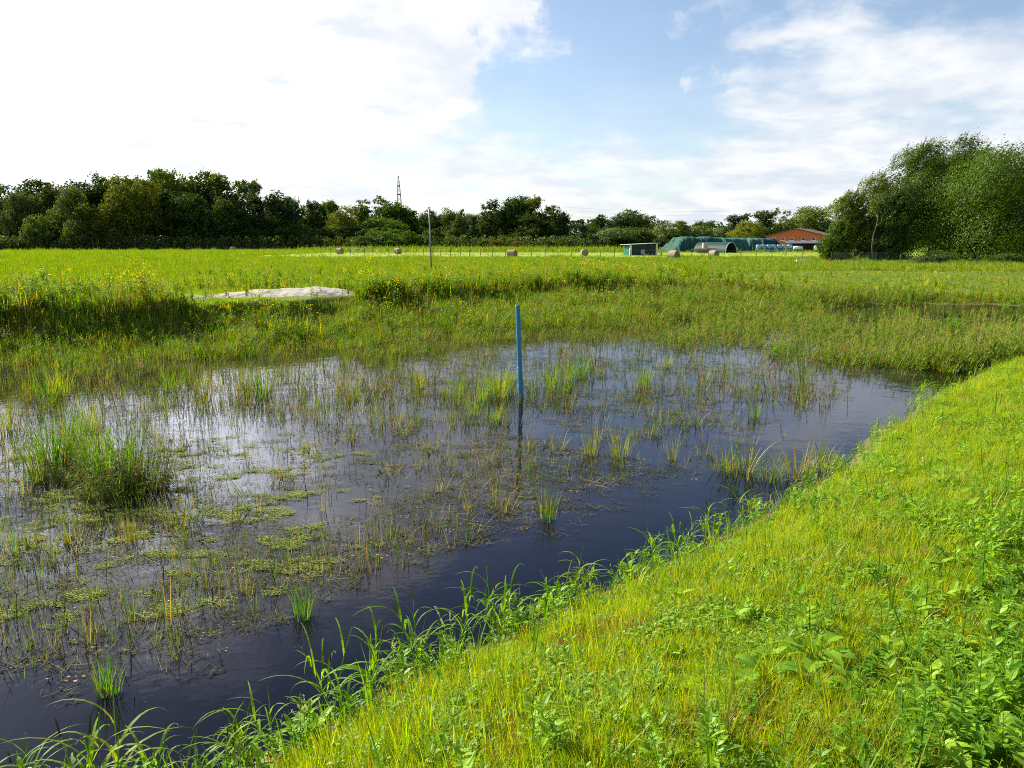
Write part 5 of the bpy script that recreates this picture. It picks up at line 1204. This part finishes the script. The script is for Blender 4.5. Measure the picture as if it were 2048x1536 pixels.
tw = [(255, 600, 'yellow', 1.1), (290, 610, 'yellow', 1.2), (320, 598, 'yellow', .9), (225, 590, 'yellow', 1.0), (300, 575, 'yellow', 1.0), (355, 590, 'leafy', .8), (90, 575, 'dark', 1.2), (70, 585, 'dark', 1.0), (150, 585, 'leafy', 1.0), (40, 580, 'leafy', 1.0), (190, 600, 'leafy', 1.0), (10, 600, 'leafy', 1.0), (130, 600, 'dark', .8),
      (560, 560, 'dark', .8), (585, 565, 'dark', .8), (480, 556, 'dark', .7), (420, 556, 'dark', .7), (400, 553, 'dark', .6), (450, 558, 'dark', .6), (520, 555, 'dark', .6), (870, 543, 'dark', .6), (850, 543, 'dark', .6), (700, 560, 'yellow', .8), (760, 570, 'yellow', .9), (640, 555, 'yellow', .8), (820, 565, 'yellow', .9), (900, 560, 'yellow', .9),
      (920, 568, 'leafy', 1.0), (980, 575, 'dark', 1.2), (940, 560, 'yellow', 1.1), (1020, 565, 'yellow', 1.0), (1060, 570, 'leafy', 1.0), (1110, 565, 'yellow', 1.1), (1150, 570, 'dark', 1.0), (1200, 565, 'yellow', 1.1), (1240, 572, 'leafy', 1.0), (1280, 572, 'yellow', 1.1), (1320, 575, 'dark', 1.0),
      (1345, 560, 'leafy', 1.2), (1375, 565, 'yellow', 1.2), (1400, 578, 'leafy', 1.1), (1440, 575, 'leafy', 1.0), (1480, 580, 'dark', .9), (1520, 585, 'leafy', 1.0), (1560, 580, 'leafy', .9), (1610, 570, 'leafy', .8), (1660, 560, 'leafy', .7), (1900, 690, 'dark', 1.0), (1920, 680, 'dark', .8)]
for kd in TW:
    lst = sorted(a for a in tw if a[2] == kd); n = len(lst)
    for i, (px_, py_, _, s) in enumerate(lst):
        x_, y_, z_ = near_hit(px_, py_) if py_ < 650 else (*at(px_, py_, z=0)[:2], 0)
        dsc = {'yellow': 'tall yellow-flowered weed on the far bank', 'dark': 'dark leafy weed clump beyond the water', 'leafy': 'tall light green weed on the far bank'}[kd]
        place('tall_weed', TW[kd][i % len(TW[kd])], (x_, y_, z_), rU(0, 6.28), s, f"{dsc}, {nth(i, n)}", 'weed', 'tall weeds on the far bank')
# fallen leaves and stones on the bank
lf = [(1822, 1032), (1600, 1030), (1848, 968), (1210, 1440), (1888, 905), (1030, 1360), (948, 1362), (1400, 1470), (2035, 940), (1622, 1235), (925, 880), (1780, 925), (1975, 1010)]
for i, (px_, py_) in enumerate(sorted(lf)):
    g = G(); random.seed(i + 70)
    g.leaf((0, 0, .0), .055, .032, 0, .1, 0, .5, .35, 5)
    o = link('fallen_leaf', g.mesh('fallen_leaf', [M['dry'] if i % 3 else M['redleaf']])); x_, y_, z_ = near_hit(px_, py_)
    if z_ < 0: z_ = .0
    o.location = (x_, y_, z_ + .055); o.rotation_euler = (rU(-.3, .3), rU(-.3, .3), rU(0, 6))
    tag(o, f"{'pale curled' if i % 3 else 'reddish'} fallen leaf on the near bank grass, {nth(i, len(lf))}", 'leaf', 'fallen leaves on the near bank')
